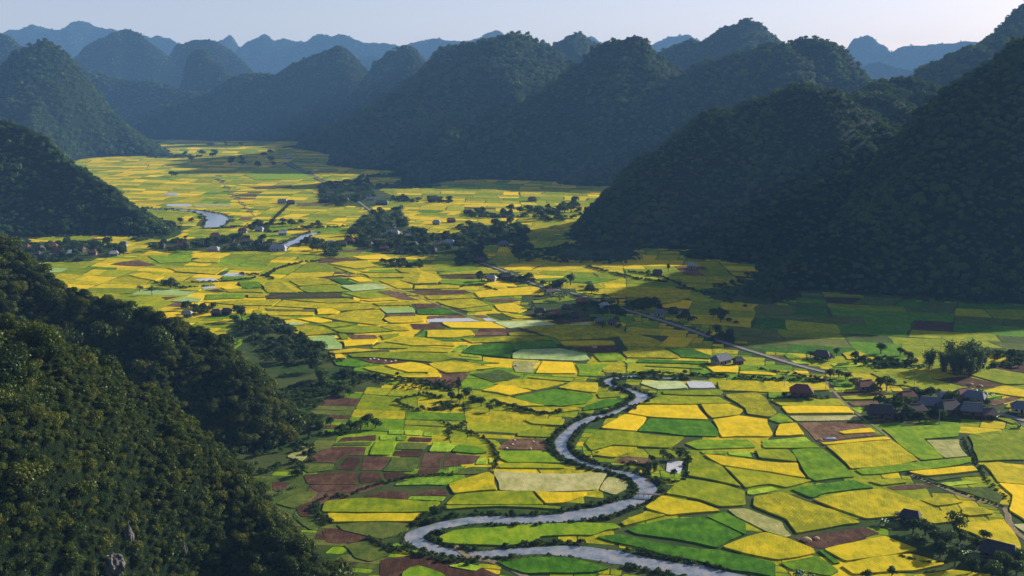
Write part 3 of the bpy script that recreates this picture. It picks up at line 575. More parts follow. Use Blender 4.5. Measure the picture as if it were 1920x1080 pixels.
POLYS = """
T 480 810 4
k 650,40 905,20 900,70 600,80
v 590,84 880,78 860,104 585,108
l 995,-14 1115,-12 1110,25 990,20
l 1115,-12 1255,-8 1245,32 1112,25
l 1262,4 1335,8 1330,38 1250,34
l 930,28 1030,30 1015,55 975,65 925,65
l 1060,32 1140,35 1125,70 1050,68
k 1150,38 1330,45 1310,80 1130,74
G 905,70 1055,74 1005,180 850,178
v 1065,80 1300,87 1265,136 1040,134
k 1038,140 1260,142 1235,188 1015,184
k 570,112 830,112 815,178 690,178 640,200 590,235 360,230 440,150
v 350,238 590,242 575,288 390,314 340,280
s 330,112 430,112 340,225 225,190
k 680,188 785,193 742,290 592,285
k 800,188 1010,188 936,292 755,288
v 1020,192 1220,197 1180,300 942,298
k 1260,158 1430,160 1385,270 1230,262
l 1330,75 1510,95 1450,155 1290,150
D 1515,100 1660,115 1745,160 1650,170 1460,152
k 1450,162 1690,180 1640,240 1400,265
l 1660,205 1730,190 1735,245 1640,250
l 1747,195 1790,215 1790,240 1747,245
l 1590,258 1440,318 1365,312 1440,272
v 1600,264 1780,265 1700,320 1460,320
k 1225,270 1390,277 1350,320 1190,340
b 350,320 600,300 755,302 755,398 380,395
k 775,302 930,305 955,370 775,390
k 950,305 1180,315 1170,345 970,360
k 400,405 740,402 700,430 480,455 420,430
k 770,405 980,372 950,405 800,460 560,460
l 1050,390 1160,365 1260,348 1490,355 1420,405 1040,408
k 800,480 960,440 1160,455 1130,510 840,500
k 1170,470 1300,430 1420,425 1440,483 1150,478
l 1160,485 1430,488 1395,525 1130,512
g 700,505 880,500 1130,515 1395,528 1300,605 490,607 510,530
y 530,615 1290,612 1185,680 560,685
v 600,695 1170,690 1140,740 1020,790 940,810 640,740
k 490,740 580,720 860,795 760,830 620,840 520,830
v 650,850 830,820 960,870 1000,930 860,980 740,950
v 140,540 330,450 470,450 410,520 280,580
k 120,370 270,380 200,450 120,440
k 0,440 95,450 60,520 -30,520
b 290,560 410,530 420,640 330,640
v 300,660 420,645 510,700 410,740
k 930,960 1180,920 1460,965 1700,1020 1830,1075 1850,1110 930,1110
G 1095,1062 1150,1025 1220,1008 1300,1030 1390,1062 1460,1110 1090,1110
l 1430,1010 1540,985 1710,1015 1640,1050
l 1000,850 1060,838 1110,860 1060,875
l 1135,895 1200,885 1240,910 1190,920
y 1440,400 1740,305 1790,330 1815,440 1480,470
T 920,810 4
s 20,292 880,307 800,438 62,440 20,320
s 882,337 1045,375 1020,430 930,478 812,440
g -265,475 310,447 405,550 -345,552
o 320,446 730,458 700,490 560,540 412,547
g -360,560 410,557 530,570 550,590 -330,588
b 180,48 410,55 400,138 50,130 100,75
g 210,-2 480,5 440,46 190,36
G 55,148 410,148 540,240 130,235 60,200
g 90,240 540,254 560,280 50,275
y 890,115 1110,122 1060,160 930,200 770,180
b 1010,180 1180,200 1230,230 1170,265 910,230
w 1320,220 1445,220 1430,300 1405,320 1310,300
g 1480,182 1590,202 1738,262 1888,420 1760,388 1470,333
g 1450,352 1760,402 1908,450 1918,558 1720,568 1580,518 1310,468
y 1290,482 1560,532 1738,600 1340,633 1150,575
y 1170,605 1325,632 1005,713 970,685
D 1010,737 1340,657 1590,642 1898,782 1700,878 1090,772
D 1605,637 1760,607 1918,690 1918,783
G -390,790 -280,745 0,724 930,692 985,725 760,783 380,790 310,830 130,862 -260,848 -370,835
D 780,792 970,772 1080,802 1700,892 2140,990 2140,1100 1800,1045 1560,978 1300,930 900,830
D 30,975 300,947 580,947 760,990 900,1030 780,1060 260,1070
T 1400 810 4
l 105,67 440,38 490,80 115,87
G 110,90 500,84 555,124 122,125
g 62,136 310,136 385,230 92,200
o -330,172 0,207 385,238 450,353 180,308 -190,255
g -175,264 180,317 500,370 300,425 180,398 -10,428
G 330,140 570,132 738,260 820,345 520,375 462,350 392,235
o 550,88 1050,40 1090,64 590,104
y 592,110 1095,70 1288,220 780,283 738,235
G 1010,-20 1600,-60 1590,40 1330,58 1480,203 1312,220 1112,70
s 1342,64 1600,57 1663,185 1482,200
G 805,290 1290,230 1680,192 1690,230 1200,298 870,328
o 1202,306 1700,261 1740,298 1350,338
v 1352,345 1740,305 1770,333 1430,373
l 1440,386 1640,366 1750,390 1600,402 1520,415
v 1522,422 1860,412 1920,500 1900,545 1680,470
g 902,376 1150,351 1215,385 1020,408
k 1032,415 1210,392 1400,397 1380,420 1110,440
D 322,436 800,367 968,425 720,450 492,504
y 492,511 740,456 1000,431 1190,490 1500,620 1640,660 1640,680 1400,698 1230,640 900,660 692,590
y 52,490 270,456 450,530 690,607 868,690 372,770 292,660 42,560
l 0,442 190,411 244,440 40,478 0,470
s -150,582 0,577 268,680 343,785 290,795 140,750 -80,640
k 347,792 880,712 1010,760 560,878 480,868
y -190,868 0,792 140,757 300,802 500,880 520,918 230,968 0,923
G 242,986 528,932 700,1050 620,1090 330,1040
D 532,892 568,892 708,990 652,998
y 572,886 1040,787 1190,850 1290,890 740,978
y 702,1010 1230,922 1500,1000 1260,1050 800,1078
y 1250,1078 1540,1040 1900,1090 1800,1130 1250,1130
y 830,1100 1180,1075 1240,1130 830,1140
y 1290,516 1500,491 1638,530 1420,564
y 1612,576 1760,566 1868,620 1680,638 1612,620
y 1560,722 1650,682 1900,662 1960,700 2060,860 2060,960 1840,845 1700,770
v 982,700 1150,667 1158,720 1080,740
T 1280 720 3
o 1772,562 1960,577 1960,800 1832,715 1852,630
y 1682,452 1780,442 1960,500 1960,573 1770,558
g 1602,292 1870,262 1960,268 1960,433 1660,443 1630,370
s 1850,792 1960,787 1960,860
T 960 640 4
D 0,17 330,2 350,45 20,68
p 0,95 60,67 370,57 560,97 590,138 520,153 0,133
s 10,147 210,152 160,243 20,233
o 227,152 460,162 490,248 172,244
G 472,172 740,177 640,268 492,263
G 602,97 790,87 840,120 660,158
b 412,47 700,37 858,61 740,84 592,90
y 822,96 1120,57 1258,120 1230,133 880,123
D 1132,52 1360,62 1498,112 1488,138 1262,125
D 942,142 1480,152 1478,178 932,165
l 830,150 880,140 920,160 860,170
g 982,187 1270,177 1420,197 1438,213 1200,200
g 992,217 1200,212 1288,253 1150,263 992,235
o 1442,187 1698,182 1693,243 1512,238
G 1712,187 1880,182 1990,225 1930,235 1705,225
o 1705,228 1930,238 1990,250 1960,262 1702,247
y 0,292 110,287 398,315 170,373 0,340
o -120,330 0,347 158,380 -20,408 -160,370
y 432,312 648,317 638,393 342,353
D 182,386 320,362 618,407 600,440 430,488 200,488 -20,440
y 92,507 500,502 520,520 330,543 130,523
D 542,490 700,437 830,442 760,490 522,528
g 632,392 778,392 828,420 652,433
p 972,307 1260,302 1328,355 1100,368 962,322
g 1122,377 1560,362 1588,385 1558,413 1132,400
w 1302,302 1500,307 1533,350 1332,353
y 1542,302 1840,302 1918,345 1900,373 1562,373
g 932,473 1150,410 1550,420 1648,470 1380,478 982,473
o 947,484 1390,482 1478,595 1040,574 862,545
o 850,550 1013,576 928,680 662,655
D 1032,582 1480,602 1548,723 1290,714 942,682
g 652,670 930,687 1300,722 1240,770 1180,808 760,783 592,828 542,770
y 1412,477 1620,472 1738,520 1700,558 1502,583
o 1502,592 1700,562 1918,592 1960,700 1930,722 1572,728
y 1602,402 1830,387 1918,445 1990,540 1940,575 1760,550 1748,510 1690,468 1602,420
y 752,792 940,802 900,830 790,868 622,830
G 1292,772 1400,742 1780,747 1838,803 1390,818
l 1402,827 1600,827 1610,850 1430,850
l 1617,827 1780,827 1808,878 1622,855
g 82,592 400,587 380,638 150,625
g 132,662 330,667 240,723 32,715
T 1440 640 4
y -330,305 430,312 468,370 340,376 -180,378
G 0,385 120,380 90,430 0,430
g 12,442 530,437 588,490 92,490
o 96,494 597,494 655,545 142,547
s 152,562 660,557 708,593 212,603
G 2,592 80,542 138,562 198,610 82,620
b 217,612 700,602 838,710 402,768 352,745
o 522,685 640,667 770,654 813,690 572,703
o 82,627 215,617 278,705 52,715
G 452,312 640,312 640,345 482,345
l 482,352 650,352 640,372 502,375
k 512,382 880,377 928,400 542,410
g 547,417 940,407 935,430 572,443
b 592,452 840,447 850,485 642,490
l 612,502 750,492 690,548 642,522
b 742,602 1000,567 1320,547 1378,580 1000,603 782,625
g 1692,577 1800,577 1880,620 1842,628
g 762,242 900,222 1180,232 1240,292 1568,365 1400,388 1150,370 1050,340 900,330
y 1042,217 1290,227 1378,260 1230,280 1172,247
b 1262,287 1490,264 1768,330 1600,363 1480,340
g 1512,257 1680,207 1960,262 1960,325 1780,328
k 1662,202 1740,177 1960,157 1960,250
o 1592,382 1780,337 1960,378 1960,432 1700,393
l 1562,432 1640,397 1788,410 1600,448
b 1602,462 1820,417 1908,430 1700,488
y 1772,502 1910,442 1960,450 1960,510
y 552,92 680,77 828,140 828,150 592,140
l 462,172 620,157 700,162 700,190 502,198
l 712,162 830,167 858,185 722,190
y 1002,137 1150,127 1150,183 1062,185
l 822,127 980,127 998,155 882,160
l 112,97 180,97 258,130 142,130
l 162,147 300,147 328,175 202,170
b 0,102 70,102 148,140 120,150 0,120
T 800 500 4
y 682,462 850,452 1190,452 1400,482 1558,520 1300,543 992,558 940,530 842,505
o 992,567 1400,562 1418,590 1032,597
y 1432,522 1560,507 1698,540 1778,575 1690,608 1482,598
G 1262,652 1440,652 1488,690 1430,713 1292,713
y 1462,642 1720,612 1908,690 1502,685
D 332,592 700,577 940,552 988,605 820,610 652,635 622,685 262,650
y 252,542 600,527 870,532 908,545 780,568 342,578
y 612,502 700,492 858,520 622,523
o 0,482 330,480 368,518 210,538 0,533
b 342,487 600,487 600,513 372,518
o 112,422 480,417 598,468 182,463
w 0,402 60,390 320,387 403,410 0,418
b 0,372 260,360 308,380 0,395
w 412,392 470,387 538,410 442,411
b 337,364 430,362 468,382 402,388
p 502,417 840,407 978,438 682,460 622,468
v 442,357 540,352 648,400 562,403
G 0,317 110,312 238,350 0,358
y 67,264 340,242 380,252 468,295 252,320
g 252,327 470,300 498,330 332,343
y 0,224 330,217 368,238 62,253 0,245
b 0,180 290,177 358,200 0,213
o 352,197 520,172 800,152 873,175 850,213 392,238
g 792,262 1030,217 1128,255 980,273 802,278
b 432,247 640,237 718,255 640,268 502,273
o 502,292 640,277 758,325 690,353 552,338
y 552,347 700,367 818,390 680,396
b 722,352 880,352 850,388
b 902,412 1210,397 1228,410 992,436
p 1052,442 1210,417 1238,440
y 1167,197 1330,167 1640,157 1990,182 1990,238 1600,236 1292,213
y 1602,252 1740,247 1960,240 1900,265 1720,293 1602,288
o 1272,252 1420,252 1428,298 1332,288
G 1212,362 1380,357 1558,400 1530,428 1262,398
G 92,102 440,102 458,130 240,138 102,128
y 72,62 490,22 558,55 102,65
b 92,74 480,69 440,95 122,90
y 0,142 190,142 258,165 0,172
y -80,20 60,60 118,100 80,123 -80,128
G 772,97 1180,77 1448,95 1250,133 882,113
l 182,640 242,592 318,592 298,615 212,643
l 232,657 390,672 398,685 262,675
G 282,702 560,727 400,738 312,720
y 12,732 200,717 528,765 152,803 92,780
v 312,807 540,772 718,830 502,873
y 502,882 770,847 1048,880 820,933
o 412,935 550,882 798,940 622,973
y 772,827 1108,858 1080,866 762,838
y 982,910 1100,872 1288,877 1258,953
G 642,982 940,927 1248,965 1200,1033 1012,1053
y 492,987 640,987 898,1050 700,1053 552,1020
o 0,752 60,777 118,820 0,828
T 440 440 4
b 722,112 960,112 968,133 782,133
y 562,2 950,2 900,40 700,78 592,58
b 642,177 850,172 928,190 840,206 622,213
o 872,167 1120,152 1208,190 952,188
y 832,202 1000,197 1078,240 900,258 702,220
G 1022,267 1190,264 1238,288 962,285
y 932,292 1320,297 1348,323 1012,328
y 742,242 880,267 958,288 900,298
y 1202,257 1380,252 1350,298 1252,285
y 1372,262 1510,252 1558,330 1520,368 1352,373 1242,345
G 1542,352 1870,332 1878,360 1700,378 1552,370
G 1522,292 1780,247 1908,262 1900,288 1562,303
b 1562,312 1900,302 1870,325 1602,333
y 1082,347 1210,342 1338,380 1328,408 1222,408
y 1347,387 1620,382 1698,403 1342,410
b 1272,422 1720,417 1798,440 1422,456
y 1412,467 1780,457 1828,478 1492,486
p 792,387 1060,370 1178,405 882,428
D 712,337 800,332 918,370 802,376
o 842,327 950,320 1038,355 932,360
b 582,322 800,302 858,310 702,328
y 412,347 550,317 700,337 778,373 482,388
y 182,367 350,347 518,433 252,438
g 482,397 780,382 868,430 562,438
G 32,357 160,352 198,400 62,403
b 242,454 780,450 848,473 252,480
G 0,447 78,447 78,480 0,483
y 97,450 228,447 228,476 97,476
y 0,492 350,490 280,538 0,536
y 292,540 370,494 678,520 612,558
y 392,492 850,482 958,510 702,518
y 622,522 960,517 1063,555 812,576 622,555
g 812,442 1050,427 1238,490 952,480
b 1062,427 1230,427 1398,493 1252,488
o 932,492 1180,472 1238,495 1022,506
y 1032,517 1310,502 1328,533 1082,538
p 1087,550 1330,547 1353,588 1142,595
b 1132,602 1360,596 1360,610 1152,618
b 1337,517 1510,517 1558,548 1362,553
D 1362,564 1570,554 1688,597 1372,603
v 222,552 600,562 600,575 242,575
y 242,592 600,584 600,610 252,610
o 617,560 720,557 798,580 760,598 617,603
y 802,592 900,572 1090,567 1128,600 1100,638 1138,668 1070,683 852,658 652,620
o 1117,637 1140,622 1380,617 1428,655 1172,666
y 152,562 213,572 240,612 420,622 428,638 142,653
p 172,670 460,657 538,678 272,693
y 292,702 560,682 650,692 768,740 492,763
o 452,632 600,622 738,650 632,668
g 642,677 780,657 888,680 722,703
g 732,712 910,687 1080,692 1198,730 960,743 792,738
y 1082,692 1160,674 1308,710 1318,723 1222,726
b 1312,670 1530,667 1588,708 1342,713
p 492,787 600,767 755,762 808,830 808,863 680,868 532,853
g 772,747 830,747 858,785 802,790
b 837,754 1060,754 1078,780 882,786
o 807,800 1080,792 1040,828 822,846
g 1082,757 1240,742 1238,760 1112,793
y 1122,807 1260,767 1450,782 1638,820 1658,843 1332,838
g 1022,850 1110,812 1318,840 1300,858 1042,860
y 1152,872 1500,867 1648,862 1600,888 1162,888
y 702,882 900,857 1118,870 932,885 722,898
o 712,907 800,897 848,930 732,936
g 842,902 1000,887 1560,897 1648,930 1500,963 1202,938 882,925
b 922,932 1060,927 1318,955 1120,976 1032,965
D 732,947 880,932 1028,975 932,998 762,985
o 1122,982 1320,960 1470,992 1538,1038 1302,1038
g 952,1002 1100,987 1278,1038 1200,1063 1012,1025
o 1222,1072 1520,1047 1558,1065 1540,1075
y 1442,972 1640,947 1760,962 1898,990 1740,1038 1592,1043 1522,1000
T 80 380 4
w 1332,550 1380,530 1490,530 1548,550
D 1342,562 1608,562 1570,580 1352,588
w 1132,575 1270,563 1328,590 1182,590
w 1182,632 1290,630 1308,642 1202,650
k 1202,662 1310,647 1378,670 1302,675
y 1022,660 1180,617 1178,665
o 1332,640 1400,612 1498,640 1372,658
G 1472,612 1660,602 1640,630 1532,648
y 1372,662 1640,647 1658,680 1392,675
y 1672,602 1790,592 1918,680 1692,680
G 1222,692 1510,687 1518,720 1217,733
y 1202,750 1500,730 1798,737 1710,778 1442,770
p 962,745 1060,710 1198,725 1180,748
k 882,710 1040,702 922,733
b 502,465 600,442 720,432 858,470 740,480
G 792,402 1130,397 1110,448 882,458
y 1112,440 1200,412 1328,422 1320,453 1182,453
y 932,492 1390,492 1300,543 1002,520
o 642,545 760,527 828,540 692,558
o 702,562 860,542 918,560 842,588
T 180 250 4
w 525,530 705,530 705,550 525,548
s 732,530 1000,530 1008,552 742,555
w 502,450 620,450 610,470 512,465
b 1132,402 1470,387 1458,410 1202,420
b 1502,522 1760,522 1738,543 1522,543
G 1122,320 1240,280 1500,270 1640,330 1500,350 1200,350
"""
def fine_edges(poly, rng, step=7.0, amp=0.5):
    """Cut the edges of a ground polygon into short pieces that wander a little"""
    out = []
    n = len(poly)
    for i in range(n):
        a, b = np.array(poly[i]), np.array(poly[(i + 1) % n])
        d = b - a; L = np.hypot(*d)
        k = max(1, int(L / step))
        nr = np.array((-d[1], d[0])) / (L + 1e-9)
        bow = rng.normal(0, 0.03) * L
        for j in range(k):
            t = j / k
            off = 0 if j == 0 else bow * 4 * t * (1 - t) + rng.normal(0, amp)
            out.append(a + d * t + nr * off)
    return out
def area2(p):
    p = np.array(p); x, y = p[:, 0], p[:, 1]
    return 0.5 * np.sum(x * np.roll(y, -1) - np.roll(x, -1) * y)
def inset(poly, d):
    P = np.array(poly)
    if area2(P) < 0: P = P[::-1]
    n = len(P); out = []
    for i in range(n):
        a, b, c = P[i - 1], P[i], P[(i + 1) % n]
        e1, e2 = b - a, c - b
        e1 = e1 / (np.hypot(*e1) + 1e-9); e2 = e2 / (np.hypot(*e2) + 1e-9)
        n1, n2 = np.array((-e1[1], e1[0])), np.array((-e2[1], e2[0]))
        m = n1 + n2; q = max(0.35, (m @ m) / 2)
        out.append(b + m / q * d)
    return np.array(out)
def in_poly(P, poly):
    x, y = P[:, 0], P[:, 1]
    r = np.zeros(len(P), bool)
    n = len(poly)
    for i in range(n):
        x1, y1 = poly[i - 1]; x2, y2 = poly[i]
        c = ((y1 > y) != (y2 > y))
        with np.errstate(divide='ignore', invalid='ignore'):
            xi = (x2 - x1) * (y - y1) / (y2 - y1 + 1e-12) + x1
        r ^= c & (x < xi)
    return r
hand = []
tile = (0, 0, 1)
for ln in POLYS.strip().splitlines():
    w = ln.replace("T 920,810", "T 920 810").split()
    if w[0] == 'T': tile = (float(w[1]), float(w[2]), float(w[3])); continue
    pts = [tuple(map(float, q.split(","))) for q in w[1:]]
    hand.append((w[0], [gp(tile[0] + a / tile[2], tile[1] + b / tile[2]) for a, b in pts]))

# the other fields: the valley cut into crooked blocks, blocks into plots, leaving out hills, water, roads and the plots above
frng = np.random.default_rng(42)
def hill_height(P):
    z = np.full(len(P), -1e3)
    for h in HILLS.values():
        m = (P[:, 0] > h.x0) & (P[:, 0] < h.x1) & (P[:, 1] > h.y0) & (P[:, 1] < h.y1)
        if m.any(): z[m] = np.maximum(z[m], h.h(P[m, 0], P[m, 1]))
    return z
ALL_HAND = [np.array(p) for _, p in hand]
KEEP_OUT = []                                    # ground polygons with houses and gardens
def px_poly(s): return np.array([gp(*map(float, q.split(","))) for q in s.split()])
for s in ("1640,960 1700,950 1800,990 1920,1050 1920,1080 1760,1080 1700,1020", "1610,765 1640,735 1700,735 1760,730 1840,735 1880,765 1850,785 1700,785 1620,785",
          "1465,728 1530,725 1560,745 1460,748", "645,455 680,405 745,392 770,435 860,445 900,470 800,480 700,474", "862,425 985,420 985,455 900,460", "285,455 400,445 515,455 510,470 290,470",
          "20,455 120,455 215,462 230,475 150,490 40,492", "990,555 1140,560 1180,600 1000,598", "600,350 690,345 740,372 690,388 600,382", "440,600 530,610 640,680 700,720 560,760 480,700"):
    KEEP_OUT.append(px_poly(s))
MX0, MY0, MC, MNX, MNY = -1300.0, 270.0, 2.4, 1080, 1300   # a chart of the valley floor in 2.4 m squares
GX, GY = np.meshgrid(MX0 + MC * (np.arange(MNX) + .5), MY0 + MC * (np.arange(MNY) + .5))
BLOCK, TAKEN = np.zeros(GX.shape, bool), np.zeros(GX.shape, bool)
def window(lo, hi):
    i0, i1 = max(0, int((lo[0] - MX0) / MC) - 1), min(MNX, int((hi[0] - MX0) / MC) + 2)
    j0, j1 = max(0, int((lo[1] - MY0) / MC) - 1), min(MNY, int((hi[1] - MY0) / MC) + 2)
    return (slice(j0, max(j0, j1)), slice(i0, max(i0, i1)))
def mark_poly(chart, poly):
    w = window(poly.min(0), poly.max(0))
    if chart[w].size: chart[w] |= in_poly(np.stack([GX[w].ravel(), GY[w].ravel()], 1), poly).reshape(chart[w].shape)
def mark_line(chart, line, extra):
    for q in line:
        r = q[2] / 2 + extra
        w = window((q[0] - r, q[1] - r), (q[0] + r, q[1] + r))
        if chart[w].size: chart[w] |= np.hypot(GX[w] - q[0], GY[w] - q[1]) < r
for h in HILLS.values():
    w = window((h.x0, h.y0), (h.x1, h.y1))
    if BLOCK[w].size:
        sub = np.full(BLOCK[w].shape, False)
        gx, gy = GX[w][::3, ::3], GY[w][::3, ::3]
        hz = np.repeat(np.repeat(h.h(gx, gy), 3, 0), 3, 1)[:sub.shape[0], :sub.shape[1]]
        BLOCK[w] |= hz > -5
for ln in (RIVER, RIVER_FAR, RIVER_MID): mark_line(BLOCK, ln, 2.4)
for ln in ROADS: mark_line(BLOCK, ln, 0.4 if ln[0, 2] < 3 else 1.8)
for k in KEEP_OUT: mark_poly(BLOCK, k)
for k in ALL_HAND: mark_poly(TAKEN, k)
def look(chart, P):
    i = ((P[:, 0] - MX0) / MC).astype(int); j = ((P[:, 1] - MY0) / MC).astype(int)
    ok = (i >= 0) & (i < MNX) & (j >= 0) & (j < MNY)
    r = np.ones(len(P), bool); r[ok] = chart[j[ok], i[ok]]
    return r
def blocked(P): return look(BLOCK, P)
def taken(P): return look(TAKEN, P)
def split_quad(q, rng, amin, out, depth=0):
    q = np.array(q)
    A = abs(area2(q))
    e = [np.hypot(*(q[(i + 1) % 4] - q[i])) for i in range(4)]
    if A < amin * rng.uniform(0.6, 1.8) or depth > 9:
        out.append(q); return
    t, u = rng.uniform(0.36, 0.64), rng.uniform(-0.06, 0.06)
    if (e[0] + e[2]) * rng.uniform(0.75, 1.1) > (e[1] + e[3]) * 1.5:
        a = q[0] + (q[1] - q[0]) * (t + u); b = q[3] + (q[2] - q[3]) * (t - u)
        split_quad((q[0], a, b, q[3]), rng, amin, out, depth + 1); split_quad((a, q[1], q[2], b), rng, amin, out, depth + 1)
    else:
        a = q[0] + (q[3] - q[0]) * (t + u); b = q[1] + (q[2] - q[1]) * (t - u)
        split_quad((q[0], q[1], b, a), rng, amin, out, depth + 1); split_quad((a, b, q[2], q[3]), rng, amin, out, depth + 1)
def refine(q, out, depth=0):
    s = np.linspace(0.04, 0.96, 7)
    U, V = np.meshgrid(s, s); U, V = U.ravel()[:, None], V.ravel()[:, None]
    P = q[0] * (1 - U) * (1 - V) + q[1] * U * (1 - V) + q[2] * U * V + q[3] * (1 - U) * V
    b = blocked(P).mean()
    if b == 0:
        if taken(P).mean() < 0.72: out.append(q)
        return
    if b > 0.95 or depth >= 3 or abs(area2(q)) < 60: return
    m = [(q[i] + q[(i + 1) % 4]) / 2 for i in range(4)]; c = q.mean(0)
    for sub in ((q[0], m[0], c, m[3]), (m[0], q[1], m[1], c), (c, m[1], q[2], m[2]), (m[3], c, m[2], q[3])): refine(np.array(sub), out, depth + 1)
quads = []
ang = R(-7)
ca, sa = math.cos(ang), math.sin(ang)
BW = 95.0
def warp(i, j):
    x, y = i * BW * 1.25, j * BW
    x2, y2 = x * ca - y * sa, x * sa + y * ca
    return np.array((x2 + 30 * (hash2(np.array(i), np.array(j), 5) - .5), y2 + 24 * (hash2(np.array(i), np.array(j), 9) - .5)))
for i in range(-9, 9):
    for j in range(1, 21):
        q = [warp(i, j), warp(i + 1, j), warp(i + 1, j + 1), warp(i, j + 1)]
        u, v = np.array([survey_px(*p) for p in q]).T
        if min(p[1] for p in q) < 80 or u.max() < -60 or u.min() > 1980 or v.max() < 255 or v.min() > 1100: continue
        lst = []
        split_quad(q, frng, 560 if q[0][1] < 700 else 430, lst)
        for s in lst: refine(np.array([gp(*survey_px(*c)) for c in s]), quads)
def pick_kind(x, y, r):
    c = fbm(np.array([x]), np.array([y]), 90, 4, 2)[0]
    px, py, _ = proj(np.array((x, y, 0.0)))
    if px > 1390 and py < 668: tbl = [('v', .45), ('D', .2), ('g', .2), ('k', .15)]  # dark kinds for scrubby ground, with the slope's shade put into their colour
    elif py < 650: tbl = [('y', .34), ('o', .15), ('g', .30), ('G', .12), ('b', .05), ('p', .02), ('l', .02)]
    elif px < 700: tbl = [('v', .5), ('G', .2), ('k', .2), ('l', .1)]
    else: tbl = [('y', .35), ('g', .3), ('G', .2), ('o', .1), ('b', .05)]
    r = min(0.999, max(0, r * 0.75 + 0.25 * (c + 0.5)))
    for k, w in tbl:
        if r < w: return k
        r -= w
    return tbl[0][0]
fields = []                                     # kind, polygon, top level
for i, (k, p) in enumerate(hand): fields.append((k, inset(fine_edges(p, frng, 6.0, 0.2), 0.3 * p[0][1] / 500 if p[0][1] < 620 else 0.26), 0.0))
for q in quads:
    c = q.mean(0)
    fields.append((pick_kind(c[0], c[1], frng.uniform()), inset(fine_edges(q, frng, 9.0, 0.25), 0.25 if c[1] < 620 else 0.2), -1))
def field_mesh(poly, h, base=-0.05):
    """A low slab of standing crop with rounded corners and sides down to the soil"""
    P = np.array(poly)
    Q = np.roll(P, -1, axis=0)
    P = np.stack([0.9 * P + 0.1 * Q, 0.1 * P + 0.9 * Q], 1).reshape(-1, 2)
    if area2(P) < 0: P = P[::-1]
    n = len(P)
    V = [(x, y, h) for x, y in P] + [(x, y, base) for x, y in P]
    F = [tuple(range(n))] + [(i, i + n, (i + 1) % n + n, (i + 1) % n) for i in range(n)]
    return V, F
def shown_area(poly):
    u, v, f = proj(np.array([(x, y, 0.5) for x, y in poly]))
    if f.min() < 50: return 0
    u, v = np.clip(u, 0, 1920), np.clip(v, 0, 1080)
    return abs(area2(np.stack([u, v], 1)))
bykind = {}
for k, p, dz in fields: bykind.setdefault(k, []).append((shown_area(p), p, dz))
uz = 0
SPECIAL = {}
for k, lst in bykind.items():
    nm, mat, top = CROPS[k]
    lst.sort(key=lambda t: -t[0])
    lst = [t for t in lst if t[0] > 3]
    rest_v, rest_f, rest_r = [], [], []
    for i, (A, p, dz) in enumerate(lst):
        uz += 1 if dz == 0 else 0
        h = top + uz * 0.0005 if dz == 0 else 0.03 + ((i * 7) % 29) * 0.002
        V, F = field_mesh(p, h)
        r = frng.uniform()
        if i < 300 and A > 30:
            o = mesh_obj(nm, V, F, mat, parent=ground)
            at_ = o.data.attributes.new("rnd", 'FLOAT', 'FACE'); at_.data.foreach_set("value", [r] * len(F))
        else:
            b = len(rest_v); rest_v += V; rest_f += [tuple(b + q for q in f) for f in F]; rest_r += [r] * len(F)
    if rest_f:
        o = mesh_obj("distant_" + nm + "s", rest_v, rest_f, mat, parent=ground); tag(o, kind="stuff")
        at_ = o.data.attributes.new("rnd", 'FLOAT', 'FACE'); at_.data.foreach_set("value", rest_r)
    print("FIELDS", nm, len(lst))
# ------------------------------------------------------------------ trees, bamboo, bananas
def bark_mat():
    t = NT("bark")
    f = t.noise(3.0, 5.0, vec=t.mapping(t.pos(), (1, 1, 0.3)))
    t.principled(t.ramp(f, [(0.3, (0.05, 0.04, 0.03)), (0.7, (0.14, 0.11, 0.08))]), 0.95, 0.05)
    MATS["bark"] = t.m
bark_mat()
def tube(path, radii, sides=6):
    path = np.array(path, float); V, F = [], []
    n = len(path)
    for i in range(n):
        d = path[min(i + 1, n - 1)] - path[max(i - 1, 0)]; d /= np.linalg.norm(d) + 1e-9
        a = np.cross(d, (0.3, 0.9, 0.1)); a /= np.linalg.norm(a); b = np.cross(d, a)
        for s in range(sides):
            t = 2 * math.pi * s / sides
            V.append(path[i] + radii[i] * (a * math.cos(t) + b * math.sin(t)))
    for i in range(n - 1):
        for s in range(sides):
            F.append((i * sides + s, i * sides + (s + 1) % sides, (i + 1) * sides + (s + 1) % sides, (i + 1) * sides + s))
    F.append(tuple(range((n - 1) * sides, n * sides)))
    return V, F
def join(parts):
    V, F = [], []
    for v, f in parts:
        b = len(V); V += [tuple(q) for q in v]; F += [tuple(b + int(i) for i in q) for q in f]
    return V, F
def proto(name, crown, trunk, leafmat):
    """meshes only: (crown mesh, trunk mesh)"""
    ms = []
    for nm, (v, f), m in (("crown", crown, leafmat), ("trunk", trunk, MATS["bark"])):
        me = bpy.data.meshes.new(name + "_" + nm)
        me.from_pydata([tuple(q) for q in v], [], [tuple(int(i) for i in q) for q in f]); me.materials.append(m)
        ms.append(me)
    return ms
def broad(seed, tall=1.0, lobes=9, n=800, wide=1.0):
    rng = np.random.default_rng(seed)
    p, d = crown_points(rng, n, lobes, tall=1.25 * tall, spread=0.66)
    p[:, :2] *= wide
    base = 0.55 * tall
    p[:, 2] += base + 0.1
    c = leaf_cards(p, d, 0.105, rng, 0.6, 0.7)
    limbs = [tube([(0, 0, -0.05), (0.02, 0.01, base * 0.5), (0.03, 0, base), (0.05, 0.02, base + 0.5 * tall)], [0.09, 0.07, 0.055, 0.02])]
    for k in range(5):
        a = k * 1.26 + rng.uniform(-.4, .4); r = rng.uniform(0.4, 0.65)
        limbs.append(tube([(0.02, 0, base * 0.75), (0.4 * r * math.cos(a), 0.4 * r * math.sin(a), base + 0.1), (r * math.cos(a), r * math.sin(a), base + 0.4)], [0.045, 0.03, 0.012], 5))
    return proto("tree", c, join(limbs), MATS["scrub_leaves"])
